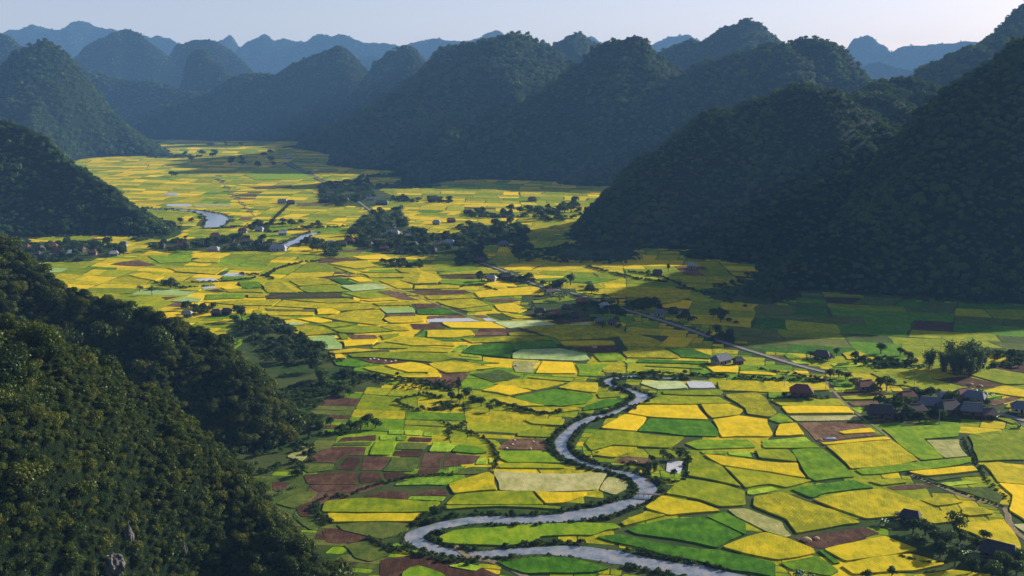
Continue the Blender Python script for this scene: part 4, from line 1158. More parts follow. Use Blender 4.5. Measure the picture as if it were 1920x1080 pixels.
def bamboo(seed):
    rng = np.random.default_rng(seed)
    culms, pts, dirs = [], [], []
    for k in range(26):
        a = rng.uniform(0, 6.283); r0 = rng.uniform(0, 0.28); lean = rng.uniform(0.1, 0.6); h = rng.uniform(1.5, 2.3)
        pa = []
        for t in np.linspace(0, 1, 6):
            r = r0 + lean * t ** 2.2
            pa.append((r * math.cos(a), r * math.sin(a), h * (t - 0.18 * t ** 4)))
        culms.append(tube(pa, [0.018, 0.017, 0.015, 0.012, 0.008, 0.004], 4))
        for t in rng.uniform(0.25, 1.0, 52):
            q = np.array([np.interp(t, np.linspace(0, 1, 6), [p[i] for p in pa]) for i in range(3)])
            pts.append(q + rng.normal(0, 0.075, 3)); dirs.append((math.cos(a) * 0.6, math.sin(a) * 0.6, 0.8))
    c = leaf_cards(np.array(pts), np.array(dirs), 0.11, rng, 0.3, 0.8)
    return proto("bamboo", c, join(culms), MATS["bamboo_leaves"])
def banana(seed):
    rng = np.random.default_rng(seed)
    parts, stems = [], []
    for s in range(4):
        ox, oy, h = rng.uniform(-.55, .55), rng.uniform(-.55, .55), rng.uniform(0.45, 0.75)
        stems.append(tube([(ox, oy, -0.03), (ox, oy, h)], [0.07, 0.045]))
        for k in range(8):
            a = k * 0.785 + rng.uniform(-.3, .3); L = rng.uniform(0.6, 0.95); rise = rng.uniform(0.25, 0.6)
            V = []
            for t in np.linspace(0, 1, 6):
                w = 0.15 * math.sin(math.pi * min(1, 0.12 + 0.88 * t)) + 0.01
                r = L * t; z = h + rise * (t * 1.6 - 1.5 * t * t)
                cx, cy = ox + r * math.cos(a), oy + r * math.sin(a)
                V += [(cx - w * math.sin(a), cy + w * math.cos(a), z - 0.03), (cx, cy, z + 0.02), (cx + w * math.sin(a), cy - w * math.cos(a), z - 0.03)]
            parts.append((V, [(3 * i + j, 3 * i + j + 1, 3 * i + j + 4, 3 * i + j + 3) for i in range(5) for j in range(2)]))
    return proto("banana", join(parts), join(stems), MATS["banana_leaves"])
PROTO = {"broad": [broad(1), broad(2, 1.15), broad(3, 0.85, 11), broad(4, 1.0, 7), broad(5, 1.3, 9, 700, 0.8)],
         "column": [broad(8, 2.3, 12, 800, 0.55)],
         "open": [broad(9, 1.45, 6, 480, 0.85)],
         "bamboo": [bamboo(1), bamboo(2)], "banana": [banana(1), banana(2)]}
TREE_NAME = {"broad": "broadleaf_tree", "column": "column_tree", "open": "tall_tree", "bamboo": "bamboo_clump", "banana": "banana_plant"}
trng = np.random.default_rng(99)
PLACED = []                                      # (x, y, r) so that things keep apart
def ground_z(x, y):
    z = hill_height(np.array([(x, y)]))[0]
    return max(0.0, z)
def plant(kind, x, y, r, label, group):
    ms = PROTO[kind][trng.integers(len(PROTO[kind]))]
    o = empty(TREE_NAME[kind], (x, y, ground_z(x, y)), trng.uniform(0, 6.28))
    s = r * trng.uniform(0.9, 1.1)
    o.scale = (s, s, s * trng.uniform(0.85, 1.15))
    for nm, me in zip(("crown", "trunk") if kind != "bamboo" else ("foliage", "culms"), ms):
        if kind == "banana": nm = {"crown": "leaves", "trunk": "stem"}[nm]
        c = bpy.data.objects.new(nm, me); COL.objects.link(c); c.parent = o
    tag(o, label, {"bamboo": "bamboo", "banana": "banana plant"}.get(kind, "tree"), group)
    PLACED.append((x, y, r * 0.8))
    return o
_O = "first second third fourth fifth sixth seventh eighth ninth tenth eleventh twelfth thirteenth fourteenth fifteenth sixteenth seventeenth eighteenth nineteenth".split()
ORD = _O + ["twentieth"] + ["twenty-" + o for o in _O[:9]] + ["thirtieth"] + ["thirty-" + o for o in _O[:9]] + ["fortieth"] + ["forty-" + o for o in _O[:9]]
def ordinal(i, n):
    if n == 1: return "lone"
    if i == 0: return "leftmost"
    if i == n - 1: return "rightmost"
    return ORD[i] + " from left"
LOOK = {"broad": "rounded green tree", "column": "tall narrow dark tree", "open": "tall open crowned tree", "bamboo": "feathery bamboo clump", "banana": "broad leaved banana clump"}
def grove(where, pts):
    """pts: (photo x, photo y of the foot, crown radius in m, kind)"""
    by = {}
    for p in pts: by.setdefault(p[3], []).append(p)
    for kind, lst in by.items():
        lst.sort()
        for i, (a, b, r, _) in enumerate(lst):
            x, y = gp(a, b)
            plant(kind, x, y, r * sf(b), f"{LOOK[kind]}, {ordinal(i, len(lst))} {where}", "trees " + where)
FILLED = []
def fill(poly, n, r0, r1, kinds=("broad",), seed=0):
    n, r0, r1 = max(2, int(n * 0.45)), r0 * 1.25, r1 * 1.3
    mid = sf(np.mean([float(q.split(',')[1]) for q in poly.split()]))
    FILLED.append((poly, r1 * mid))
    rng = np.random.default_rng(seed)
    P = [tuple(map(float, q.split(","))) for q in poly.split()]
    xs, ys = [p[0] for p in P], [p[1] for p in P]
    out, tries = [], 0
    while len(out) < n and tries < 1200:
        tries += 1
        q = (rng.uniform(min(xs), max(xs)), rng.uniform(min(ys), max(ys)))
        if not in_poly(np.array([q]), P)[0]: continue
        r = rng.uniform(r0, r1)
        g0 = gp(*q)
        if any(math.hypot(g0[0] - gp(o[0], o[1])[0], g0[1] - gp(o[0], o[1])[1]) < 0.62 * mid * (r + o[2]) for o in out): continue
        if any(math.hypot(g0[0] - h[0], g0[1] - h[1]) < h[2] + 0.5 * r * mid for h in HOUSE_SPOTS): continue
        if any(np.hypot(ln[:, 0] - g0[0], ln[:, 1] - g0[1]).min() < 3.0 for ln in ROADS[:4]): continue
        out.append((q[0], q[1], r, kinds[rng.integers(len(kinds))]))
    return out

# ------------------------------------------------------------------ houses
def roof_mat(name, a, b, rough=0.8):
    t = NT(name)
    p = t.n("ShaderNodeTexCoord").outputs["Object"]
    w = t.n("ShaderNodeTexWave", wave_type='BANDS', bands_direction='Z'); w.inputs["Scale"].default_value = 2.2; w.inputs["Distortion"].default_value = 1.0
    t.l(p, w.inputs["Vector"])
    f = t.math('ADD', t.math('MULTIPLY', w.outputs["Fac"], 0.3), t.math('MULTIPLY', t.noise(1.3, 5.0, vec=p), 0.8))
    t.principled(t.ramp(f, [(0.3, a), (0.75, b)]), rough, 0.2, t.bump(w.outputs["Fac"], 0.5, 0.06))
    MATS[name] = t.m
roof_mat("red", (0.08, 0.030, 0.024), (0.20, 0.075, 0.055))
roof_mat("brown", (0.045, 0.032, 0.03), (0.12, 0.085, 0.08))
roof_mat("grey", (0.07, 0.08, 0.095), (0.16, 0.17, 0.20))
roof_mat("dark", (0.022, 0.02, 0.024), (0.06, 0.055, 0.06))
roof_mat("white", (0.20, 0.205, 0.22), (0.38, 0.38, 0.40), 0.7)
def plain(name, a, b, sc=1.5, rough=0.9):
    t = NT(name)
    t.principled(t.ramp(t.noise(sc, 4.0, vec=t.n("ShaderNodeTexCoord").outputs["Object"]), [(0.3, a), (0.7, b)]), rough, 0.15)
    MATS[name] = t.m
plain("wood_wall", (0.05, 0.035, 0.025), (0.12, 0.085, 0.06))
plain("plaster", (0.24, 0.22, 0.19), (0.42, 0.39, 0.35))
plain("mud_wall", (0.16, 0.11, 0.08), (0.27, 0.2, 0.15))
plain("dark_opening", (0.01, 0.01, 0.012), (0.02, 0.02, 0.022))
plain("concrete", (0.25, 0.24, 0.22), (0.4, 0.38, 0.35))
plain("bridge_wood", (0.10, 0.085, 0.07), (0.22, 0.19, 0.16))
plain("straw", (0.30, 0.22, 0.08), (0.5, 0.38, 0.16))
plain("pale_straw", (0.5, 0.45, 0.32), (0.7, 0.64, 0.5))
plain("tarp", (0.25, 0.32, 0.42), (0.5, 0.55, 0.62), 2.0, 0.5)
def box(x0, x1, y0, y1, z0, z1):
    V = [(x0, y0, z0), (x1, y0, z0), (x1, y1, z0), (x0, y1, z0), (x0, y0, z1), (x1, y0, z1), (x1, y1, z1), (x0, y1, z1)]
    return V, [(0, 3, 2, 1), (4, 5, 6, 7), (0, 1, 5, 4), (1, 2, 6, 5), (2, 3, 7, 6), (3, 0, 4, 7)]
HOUSE_SPOTS = []
def house(px, py, L, W, rot, roof, wall, label, detail=1, hip=0.5, stilt=0.0, group=None):
    k = (0.8 if py > 640 else 0.64) * sf(py); L, W = L * k, W * k
    x, y = gp(px, py)
    HOUSE_SPOTS.append((x, y, 0.55 * L))
    o = empty("stilt_house" if stilt else "house", (x, y, ground_z(x, y)), R(rot))
    tag(o, label, "house", group)
    wm = MATS[wall]; hw = 2.6 * min(1.25, sf(py)); rise = 0.42 * W
    l, w, z0 = L / 2, W / 2, stilt
    mesh_obj("wall", *box(-l, l, -w, w, z0 if stilt else -0.1, z0 + hw), wm, o)
    e = 0.9; zt = z0 + hw - 0.35; zr = z0 + hw + rise; rl = l * (1 - 0.55 * hip)
    V = [(-l - e, -w - e, zt), (l + e, -w - e, zt), (l + e, w + e, zt), (-l - e, w + e, zt), (-rl, 0, zr), (rl, 0, zr)]
    k = 0.16
    V += [(a, b, c - k) for a, b, c in V]
    F = [(0, 1, 5, 4), (1, 2, 5), (2, 3, 4, 5), (3, 0, 4), (10, 11, 7, 6), (11, 8, 7), (11, 10, 9, 8), (10, 6, 9), (0, 6, 7, 1), (1, 7, 8, 2), (2, 8, 9, 3), (3, 9, 6, 0)]
    rf = mesh_obj("roof", V, F, MATS[roof], o)
    if hip < 0.5 and detail:                      # gable ends under the short hips
        mesh_obj("gable", [(-l + .01, -w, z0 + hw), (-l + .01, w, z0 + hw), (-l + .3, 0, zr - .45), (-l + .5, -w, z0 + hw), (-l + .5, w, z0 + hw), (-l + .6, 0, zr - .45)],
                 [(0, 2, 1), (3, 4, 5), (0, 1, 4, 3), (0, 3, 5, 2), (1, 2, 5, 4)], wm, o)
    if detail >= 1:
        mesh_obj("ridge_cap", *box(-rl - .1, rl + .1, -.16, .16, zr - .06, zr + .12), MATS[roof], rf)
        dm = MATS["dark_opening"]
        d = mesh_obj("door", *box(-.55, .55, -w - .06, -w + .05, z0, z0 + 2.0), dm, o)
        if detail >= 2: mesh_obj("door_frame", *box(-.68, .68, -w - .10, -w - .065, z0 + 2.0, z0 + 2.14), MATS["bridge_wood"], d)
        for sx in (-0.62, 0.62):
            wd = mesh_obj("window", *box(sx * l - .5, sx * l + .5, -w - .05, -w + .05, z0 + .95, z0 + 1.95), dm, o)
            if detail >= 2: mesh_obj("sill", *box(sx * l - .6, sx * l + .6, -w - .16, -w - .055, z0 + .85, z0 + .94), MATS["concrete"], wd)
    if stilt:
        for ix in np.linspace(-l + .2, l - .2, 5 if detail >= 2 else 3):
            for iy in (-w + .2, w - .2): mesh_obj("stilt", *box(ix - .12, ix + .12, iy - .12, iy + .12, -0.1, stilt + .01), MATS["wood_wall"], o)
        if detail >= 2:
            st = join([box(-.5 + 0, .5, -w - .35 - .3 * i, -w - .1 - .3 * i, stilt - .28 * (i + 1), stilt - .28 * (i + 1) + .1) for i in range(int(stilt / .28))])
            mesh_obj("stair", *st, MATS["bridge_wood"], o)
    return o
def hamlet(where, lst):
    lst = sorted(lst)
    nm = {"red": "red roofed", "brown": "brown roofed", "grey": "grey roofed", "dark": "dark roofed", "white": "white roofed"}
    by = {}
    for h in lst: by.setdefault(h[5], []).append(h)
    for roof, hs in by.items():
        for i, (px, py, L, W, rot, rf, wall, dt) in enumerate(hs):
            house(px, py, L, W, rot, rf, wall, f"{nm[roof]} house, {ordinal(i, len(hs))} {where}" if len(hs) > 1 else f"only {nm[roof]} house {where}", dt, 0.25 + 0.5 * ((px * 7) % 10) / 10, 0.9 if dt >= 2 else 0.0, "houses " + where)
house(1502, 745, 11.5, 8.0, -14, "red", "wood_wall", "lone house with bright red hipped tile roof among yellow fields", 2, 0.75, 1.2)
house(1352, 681, 11, 7.5, 35, "grey", "plaster", "grey gabled house standing alone just below the long road", 2, 0.15, 0.0)
house(1384, 683, 5.5, 4, 20, "dark", "mud_wall", "small dark shed beside the grey gabled house by the road", 1, 0.3)
house(1540, 673, 9, 6.5, -20, "brown", "wood_wall", "brown roofed house among bushes beyond the road, below the dark slope", 1, 0.5)
house(1872, 1050, 12, 8, -38, "dark", "wood_wall", "big dark roofed house inside the grove at lower right", 2, 0.2, 1.0)
house(1706, 978, 6.5, 5, -30, "dark", "wood_wall", "small dark roofed house at the top of the lower right grove", 1, 0.2)
hamlet("in the right hand village", [(1650, 783, 13, 8, -8, "dark", "wood_wall", 2), (1716, 779, 9, 6.5, 10, "brown", "mud_wall", 2), (1742, 768, 12, 8, -12, "grey", "wood_wall", 2), (1778, 775, 12, 8.5, 15, "dark", "wood_wall", 2), (1806, 750, 11, 7, 22, "red", "plaster", 2), (1826, 755, 10, 7, -35, "grey", "plaster", 2), (1822, 779, 12, 8, -15, "grey", "wood_wall", 2), (1700, 750, 8, 5.5, 12, "red", "mud_wall", 1), (1770, 750, 6, 4.5, 0, "white", "plaster", 1), (1914, 775, 9, 7, -20, "grey", "plaster", 2), (1852, 783, 8, 6, 5, "brown", "wood_wall", 1), (1622, 730, 10, 6, 14, "red", "mud_wall", 1)])
hamlet("in the roadside hamlet below the front hill", [(1090, 571, 9, 6, 15, "red", "wood_wall", 1), (1062, 583, 8, 6, -10, "brown", "wood_wall", 1), (1040, 594, 10, 6.5, 8, "red", "mud_wall", 1), (1078, 598, 9, 6, -20, "dark", "wood_wall", 1), (1133, 578, 7, 5, 25, "white", "plaster", 1), (1012, 590, 9, 6, 0, "brown", "wood_wall", 1), (922, 527, 9, 6, -20, "white", "plaster", 1), (950, 524, 10, 7, 12, "dark", "wood_wall", 1), (1030, 553, 9, 6, 30, "brown", "wood_wall", 1), (1236, 592, 9, 6, -15, "grey", "plaster", 1), (1262, 588, 8, 6, 10, "dark", "wood_wall", 1), (1124, 608, 7, 5, 10, "grey", "mud_wall", 1), (1148, 610, 7, 5, -25, "brown", "mud_wall", 1), (1233, 516, 10, 6, -10, "brown", "mud_wall", 1), (1296, 503, 9, 6, 0, "white", "plaster", 1)])
hamlet("in the big middle village", [(736, 441, 17, 9, -8, "white", "concrete", 1), (764, 446, 10, 7, 12, "grey", "wood_wall", 1), (654, 456, 12, 8, 5, "red", "wood_wall", 1), (690, 462, 10, 7, -10, "brown", "wood_wall", 1), (712, 456, 9, 6, 20, "grey", "plaster", 1), (806, 474, 15, 9, -12, "dark", "wood_wall", 1), (824, 462, 10, 7, 15, "brown", "plaster", 1), (842, 459, 13, 7, -5, "white", "concrete", 1), (790, 456, 9, 6, 0, "red", "wood_wall", 1), (862, 446, 9, 6, 15, "brown", "wood_wall", 1), (775, 463, 9, 7, -18, "grey", "wood_wall", 1), (944, 462, 12, 8, 20, "grey", "mud_wall", 1), (818, 421, 10, 7, 0, "white", "plaster", 1), (846, 417, 11, 7, 12, "red", "wood_wall", 1), (880, 488, 10, 7, 10, "dark", "wood_wall", 1), (900, 492, 9, 6, -15, "brown", "wood_wall", 1), (668, 436, 9, 6, -12, "brown", "mud_wall", 1), (720, 470, 10, 6, 8, "red", "wood_wall", 1), (750, 474, 9, 6, -8, "brown", "plaster", 1)])
hamlet("strewn over the far middle fields", [(758, 375, 15, 9, -6, "dark", "wood_wall", 1), (814, 375, 15, 9, 10, "brown", "wood_wall", 1), (716, 384, 19, 9, -4, "grey", "wood_wall", 1), (694, 376, 13, 8, 12, "grey", "plaster", 1), (998, 377, 13, 9, 5, "red", "mud_wall", 1), (646, 378, 12, 8, 0, "grey", "plaster", 1), (620, 366, 12, 8, 15, "brown", "wood_wall", 1), (640, 352, 13, 8, -8, "dark", "wood_wall", 1), (530, 381, 14, 8, -5, "white", "plaster", 1), (545, 383, 13, 8, 10, "brown", "wood_wall", 1), (540, 298, 14, 9, 0, "white", "plaster", 1), (395, 272, 16, 10, 5, "grey", "plaster", 1)])
hamlet("in the left hand village by the river", [(404, 447, 13, 9, 10, "red", "wood_wall", 1), (432, 453, 12, 8, -10, "dark", "wood_wall", 1), (342, 464, 15, 9, 8, "red", "wood_wall", 1), (401, 471, 12, 6, -8, "white", "concrete", 1), (522, 470, 19, 8, -6, "white", "concrete", 1), (462, 457, 12, 8, 14, "brown", "wood_wall", 1), (486, 460, 12, 8, -14, "dark", "wood_wall", 1), (300, 466, 11, 8, 4, "dark", "wood_wall", 1), (376, 462, 11, 8, -12, "brown", "wood_wall", 1), (455, 437, 11, 7, 6, "red", "plaster", 1), (486, 434, 10, 7, 0, "white", "plaster", 1), (530, 441, 10, 7, 15, "white", "plaster", 1), (622, 461, 10, 7, -10, "white", "plaster", 1), (640, 462, 12, 8, 10, "brown", "wood_wall", 1), (440, 466, 11, 7, -4, "brown", "mud_wall", 1)])
hamlet("in the shaded village under the left hill", [(46, 468, 11, 8, 5, "red", "plaster", 1), (72, 470, 11, 8, -12, "brown", "plaster", 1), (98, 466, 11, 8, 14, "red", "wood_wall", 1), (112, 477, 12, 8, -6, "red", "plaster", 1), (134, 479, 10, 8, 20, "white", "plaster", 1), (66, 481, 11, 8, 8, "dark", "wood_wall", 1), (152, 472, 10, 7, -16, "brown", "wood_wall", 1), (214, 480, 9, 7, 15, "white", "plaster", 1), (88, 485, 10, 7, 0, "brown", "wood_wall", 1), (232, 462, 9, 6, -10, "grey", "plaster", 1), (174, 478, 9, 7, 8, "red", "mud_wall", 1), (30, 478, 10, 8, -8, "brown", "plaster", 1)])
hamlet("under the orchard left of the fields", [(352, 594, 7, 4.5, 0, "white", "plaster", 1), (405, 592, 8, 6, 12, "dark", "wood_wall", 1), (425, 590, 8, 6, -12, "brown", "wood_wall", 1)])

# ------------------------------------------------------------------ groves
grove("in the lower right grove", [(1655, 985, 2.0, "banana"), (1688, 972, 2.2, "banana"), (1812, 1042, 2.2, "banana"), (1826, 1050, 2.3, "banana"), (1842, 1058, 2.2, "banana"), (1856, 1066, 2.2, "banana"), (1798, 1032, 2.0, "banana"),
    (1788, 1005, 4.2, "open"), (1712, 1000, 3.4, "broad"), (1735, 1003, 3.8, "broad"), (1752, 1022, 3.6, "broad"), (1772, 1028, 3.4, "broad"), (1720, 1020, 3.0, "broad"), (1762, 1045, 3.2, "broad"), (1800, 1020, 3.2, "broad"), (1830, 1030, 3.0, "broad"), (1790, 1062, 3.4, "broad"), (1822, 1076, 3.2, "broad"), (1880, 1072, 3.4, "broad"), (1908, 1062, 3.6, "broad"), (1845, 1016, 2.6, "broad"), (1905, 1085, 3.4, "broad"), (1860, 1085, 3.4, "broad")])
grove("at the bottom edge near the green plots", [(1496, 1086, 2.6, "banana"), (1515, 1092, 2.4, "banana"), (1672, 1083, 2.2, "broad"), (1625, 1086, 1.8, "broad")])
grove("in the tall bamboo thicket at right", [(1742, 692, 5.0, "bamboo"), (1768, 698, 6.4, "bamboo"), (1784, 688, 7.4, "bamboo"), (1800, 700, 7.2, "bamboo"), (1814, 690, 7.6, "bamboo"), (1830, 698, 7.0, "bamboo"), (1843, 690, 6.2, "bamboo"), (1790, 704, 5.5, "bamboo"), (1818, 706, 5.6, "bamboo")])
grove("in the right hand village", fill("1620,760 1700,742 1760,740 1840,745 1880,770 1850,790 1700,790 1640,792", 26, 1.6, 3.2, ("broad", "broad", "broad", "banana"), 3) + [(1665, 765, 3.2, "broad"), (1685, 770, 3.0, "broad"), (1758, 745, 2.4, "open"), (1862, 785, 3.2, "banana"), (1912, 802, 2.4, "banana")])
grove("at the road end above the red roof", [(1556, 712, 3.0, "broad"), (1572, 708, 2.6, "broad"), (1586, 712, 2.8, "broad"), (1600, 722, 2.6, "broad"), (1612, 716, 2.2, "banana"), (1640, 738, 2.8, "broad"), (1662, 733, 4.0, "open"), (1650, 728, 3.4, "broad"), (1565, 724, 2.0, "banana"), (1696, 722, 1.3, "open")])
grove("around the lone red roofed house", [(1470, 747, 1.7, "broad"), (1482, 750, 1.5, "broad"), (1494, 752, 1.4, "banana"), (1512, 751, 1.4, "broad"), (1526, 750, 1.6, "broad"), (1540, 748, 1.7, "banana"), (1552, 748, 1.5, "broad")])
grove("beside the bushy house beyond the road", [(1520, 670, 2.4, "broad"), (1532, 678, 2.2, "broad"), (1556, 674, 2.4, "broad"), (1568, 668, 2.6, "broad"), (1548, 680, 1.8, "banana")])
grove("between bamboo and the dark slope", fill("1590,668 1680,660 1735,672 1735,688 1660,690 1600,684", 9, 1.4, 2.6, ("broad",), 21) + fill("1850,668 1920,660 1920,690 1860,694", 7, 1.4, 2.8, ("broad",), 22))
grove("along the river by the square pond", [(1243, 866, 2.6, "open"), (1215, 890, 2.6, "bamboo"), (1228, 884, 2.2, "bamboo"), (1255, 862, 2.2, "broad"), (1275, 860, 2.2, "broad"), (1222, 868, 1.8, "broad"), (1264, 894, 1.9, "broad")])
grove("on the knoll by the pale pool", [(860, 738, 3.0, "column"), (874, 748, 3.0, "broad"), (888, 756, 3.2, "broad"), (846, 750, 2.6, "broad"), (902, 762, 2.6, "broad"), (862, 756, 2.4, "broad"), (880, 740, 2.2, "bamboo"), (918, 772, 2.0, "broad")])
grove("on the terraces left of the vegetable plots", [(664, 738, 2.9, "column"), (655, 742, 2.2, "broad"), (642, 735, 2.4, "broad"), (690, 800, 3.6, "broad"), (676, 806, 3.2, "broad"), (704, 803, 3.4, "broad"), (658, 806, 2.8, "broad"), (640, 812, 2.8, "broad"), (620, 800, 2.6, "broad"), (600, 806, 2.4, "broad"), (590, 770, 1.5, "open"), (745, 707, 1.4, "broad"), (552, 915, 1.6, "banana"), (540, 965, 1.8, "banana"), (552, 975, 1.6, "banana"), (500, 935, 1.7, "banana"), (525, 925, 1.7, "banana")] + fill("480,600 530,612 600,655 660,705 640,732 560,712 500,660", 34, 1.8, 3.6, ("broad", "broad", "broad", "broad", "bamboo"), 31))
grove("in the orchard around the white shed", fill("330,575 460,578 480,600 520,618 540,640 480,645 430,612 340,600", 26, 2.0, 3.6, ("broad",), 33) + [(320, 540, 4.2, "broad"), (310, 538, 3.4, "broad"), (330, 541, 3.0, "broad"), (285, 552, 2.6, "open"), (262, 548, 2.6, "open")])
grove("in the roadside hamlet", fill("985,560 1040,552 1140,560 1175,590 1120,596 1010,600", 26, 1.8, 3.2, ("broad", "broad", "banana"), 41) + fill("885,520 990,505 1000,530 890,538", 11, 2.0, 3.6, ("broad",), 42) + fill("1005,535 1100,528 1115,552 1060,556 1015,556", 14, 2.2, 3.8, ("broad", "banana"), 43) + fill("1105,604 1162,602 1165,616 1110,616", 8, 1.4, 2.4, ("broad",), 44) + fill("1170,568 1230,562 1240,582 1180,584", 9, 2.0, 3.2, ("broad",), 45))
grove("in the dark trees right of the long road", fill("1245,580 1390,600 1385,612 1260,598", 15, 2.0, 3.4, ("broad",), 46) + fill("1300,628 1385,630 1385,644 1320,642", 9, 1.8, 3.2, ("broad",), 47) + [(1253, 510, 2.6, "column"), (1215, 520, 3.0, "open")])
grove("in the big middle village", fill("652,450 685,402 745,392 772,432 860,442 902,472 800,480 700,474", 70, 2.6, 4.6, ("broad", "broad", "broad", "open"), 51) + [(812, 462, 4.2, "column")])
grove("in the long wood behind the middle village", fill("858,425 985,420 988,455 930,462 862,458", 34, 3.4, 4.8, ("broad",), 52) + fill("960,470 995,462 1000,492 965,494", 7, 3.2, 4.6, ("broad",), 53))
grove("by the bend of the long road", fill("850,478 900,470 915,492 860,500", 11, 2.8, 4.2, ("broad",), 54) + fill("715,490 790,488 795,502 718,502", 12, 1.6, 2.8, ("broad",), 55))
grove("in the hedgerow before the central mountain", fill("872,400 985,400 990,408 880,410", 15, 2.6, 4.2, ("broad",), 56) + fill("985,392 1095,380 1110,410 1000,418", 22, 2.6, 4.6, ("broad",), 57))
grove("in the far village by the pale road", fill("598,345 690,340 705,368 640,388 600,380", 28, 2.6, 4.6, ("broad", "open"), 58) + fill("735,370 790,372 790,380 740,380", 5, 2.0, 3.2, ("broad",), 59) + fill("800,370 850,374 845,382 805,380", 5, 2.0, 3.2, ("broad",), 60))
grove("in the left hand village", fill("285,455 400,440 515,455 512,470 290,472", 32, 2.2, 4.0, ("broad",), 61) + fill("560,445 640,462 632,484 575,470", 15, 2.4, 3.8, ("broad",), 62) + fill("460,420 600,418 600,428 470,432", 12, 2.2, 3.6, ("broad",), 63) + [(546, 424, 4.8, "broad"), (338, 420, 3.2, "broad"), (360, 418, 3.6, "broad"), (375, 414, 3.2, "broad")])
grove("in the shaded village under the left hill", fill("20,455 120,452 230,460 235,478 150,492 30,494", 34, 2.2, 4.0, ("broad",), 64))
grove("at the far end of the valley", fill("345,282 405,280 408,302 350,306", 14, 3.2, 5.2, ("broad",), 65) + fill("420,300 470,296 560,290 560,312 430,322", 20, 3.0, 5.0, ("broad",), 66) + [(330, 332, 5.4, "broad"), (322, 330, 4.2, "broad"), (424, 280, 5.4, "column"), (452, 275, 4.6, "broad"), (506, 288, 5.0, "broad")])

for s, r in (("430,575 540,610 620,660 690,715 640,735 560,750 520,700 470,650", 2.2), ("515,740 600,700 640,742 600,760 560,790 520,800", 2.6), ("560,800 700,790 705,812 600,830 555,840", 2.6), ("640,700 860,716 870,742 760,738 700,716 645,712", 1.5), ("735,748 770,742 800,738 830,745 860,770 780,772", 1.6)): FILLED.append((s, r))
# ------------------------------------------------------------------ dense growth under and between those trees
urng = np.random.default_rng(55)
under = []
for poly, r1 in FILLED:
    if np.mean([float(q.split(',')[1]) for q in poly.split()]) < 335: continue
    P = np.array([gp(*map(float, q.split(","))) for q in poly.split()])
    A = abs(area2(P)); n = int(A / (3.5 + 0.8 * r1 ** 2) * 0.95)
    lo, hi = P.min(0), P.max(0)
    n2 = int(n * np.prod(hi - lo) / A)
    Q = np.stack([urng.uniform(lo[0], hi[0], n2), urng.uniform(lo[1], hi[1], n2)], 1)
    Q = Q[in_poly(Q, P)]
    ok = np.ones(len(Q), bool)
    for hx, hy, hr in HOUSE_SPOTS: ok &= np.hypot(Q[:, 0] - hx, Q[:, 1] - hy) > hr * 0.85
    for ln in ROADS[:4]:
        for q in ln: ok &= np.hypot(Q[:, 0] - q[0], Q[:, 1] - q[1]) > 3.0
    ok &= fbm(Q[:, 0], Q[:, 1], 26, 5, 2) > -0.08
    under += [(x, y, urng.uniform(0.3, 0.72) * r1) for x, y in Q[ok]]
print("UNDER", len(under))

# ------------------------------------------------------------------ scrub on banks, hedges and hill feet
def along(line, off, spacing, r0, r1, rng, keep=1.0):
    d = np.gradient(line[:, :2], axis=0); d /= np.linalg.norm(d, axis=1)[:, None] + 1e-9
    nr = np.stack([-d[:, 1], d[:, 0]], 1)
    L = np.concatenate([[0], np.cumsum(np.hypot(*np.diff(line[:, :2], axis=0).T))])
    out = []
    for s in np.arange(0, L[-1], spacing):
        if rng.uniform() > keep: continue
        q = [np.interp(s, L, line[:, k]) for k in range(3)]; n = [np.interp(s, L, nr[:, k]) for k in range(2)]
        r = rng.uniform(r0, r1)
        for side in ((-1, 1) if off is not None else (0,)):
            o = side * (q[2] / 2 + (off or 0) + rng.uniform(-0.3, 1.3)) + (rng.normal(0, 0.5) if off is None else 0)
            out.append((q[0] + n[0] * o + rng.normal(0, .3), q[1] + n[1] * o + rng.normal(0, .3), r))
    return out
srng = np.random.default_rng(5)
bank = []
for ln in (RIVER,):
    bank += along(ln, 0.5, 0.9, 0.3, 1.1, srng, 0.85) + along(ln, 1.5, 1.5, 0.5, 2.0, srng, 0.6)
for ln in (RIVER_FAR, RIVER_MID): bank += along(ln, 1.0, 2.6, 0.8, 2.0, srng, 0.6)
bank = [b for b in bank if np.hypot(RIVER[:, 0] - b[0], RIVER[:, 1] - b[1]).min() > 2.2 and np.min(np.hypot(RIVER[:, 0] - b[0], RIVER[:, 1] - b[1]) - RIVER[:, 2] / 2) > 0.15]
def shrub_mass(name, pts, label):
    Q = np.array(pts); r = Q[:, 2]
    P = np.stack([Q[:, 0], Q[:, 1], np.maximum(0, hill_height(Q[:, :2])) + 0.25 * r], 1)
    scatter(name, P, np.stack([r, r, r * srng.uniform(0.8, 1.3, len(r))], 1), "clump_scrub", label, 9, cat="scrub")
bank = [b for b in bank if fbm(np.array([b[0]]), np.array([b[1]]), 16, 12, 2)[0] > -0.3 or b[2] < 0.6]
shrub_mass("village_undergrowth", under, "dense bushes and small trees filling the villages and groves")
shrub_mass("riverside_scrub", bank, "thick green scrub lining both river banks")
hedge = []
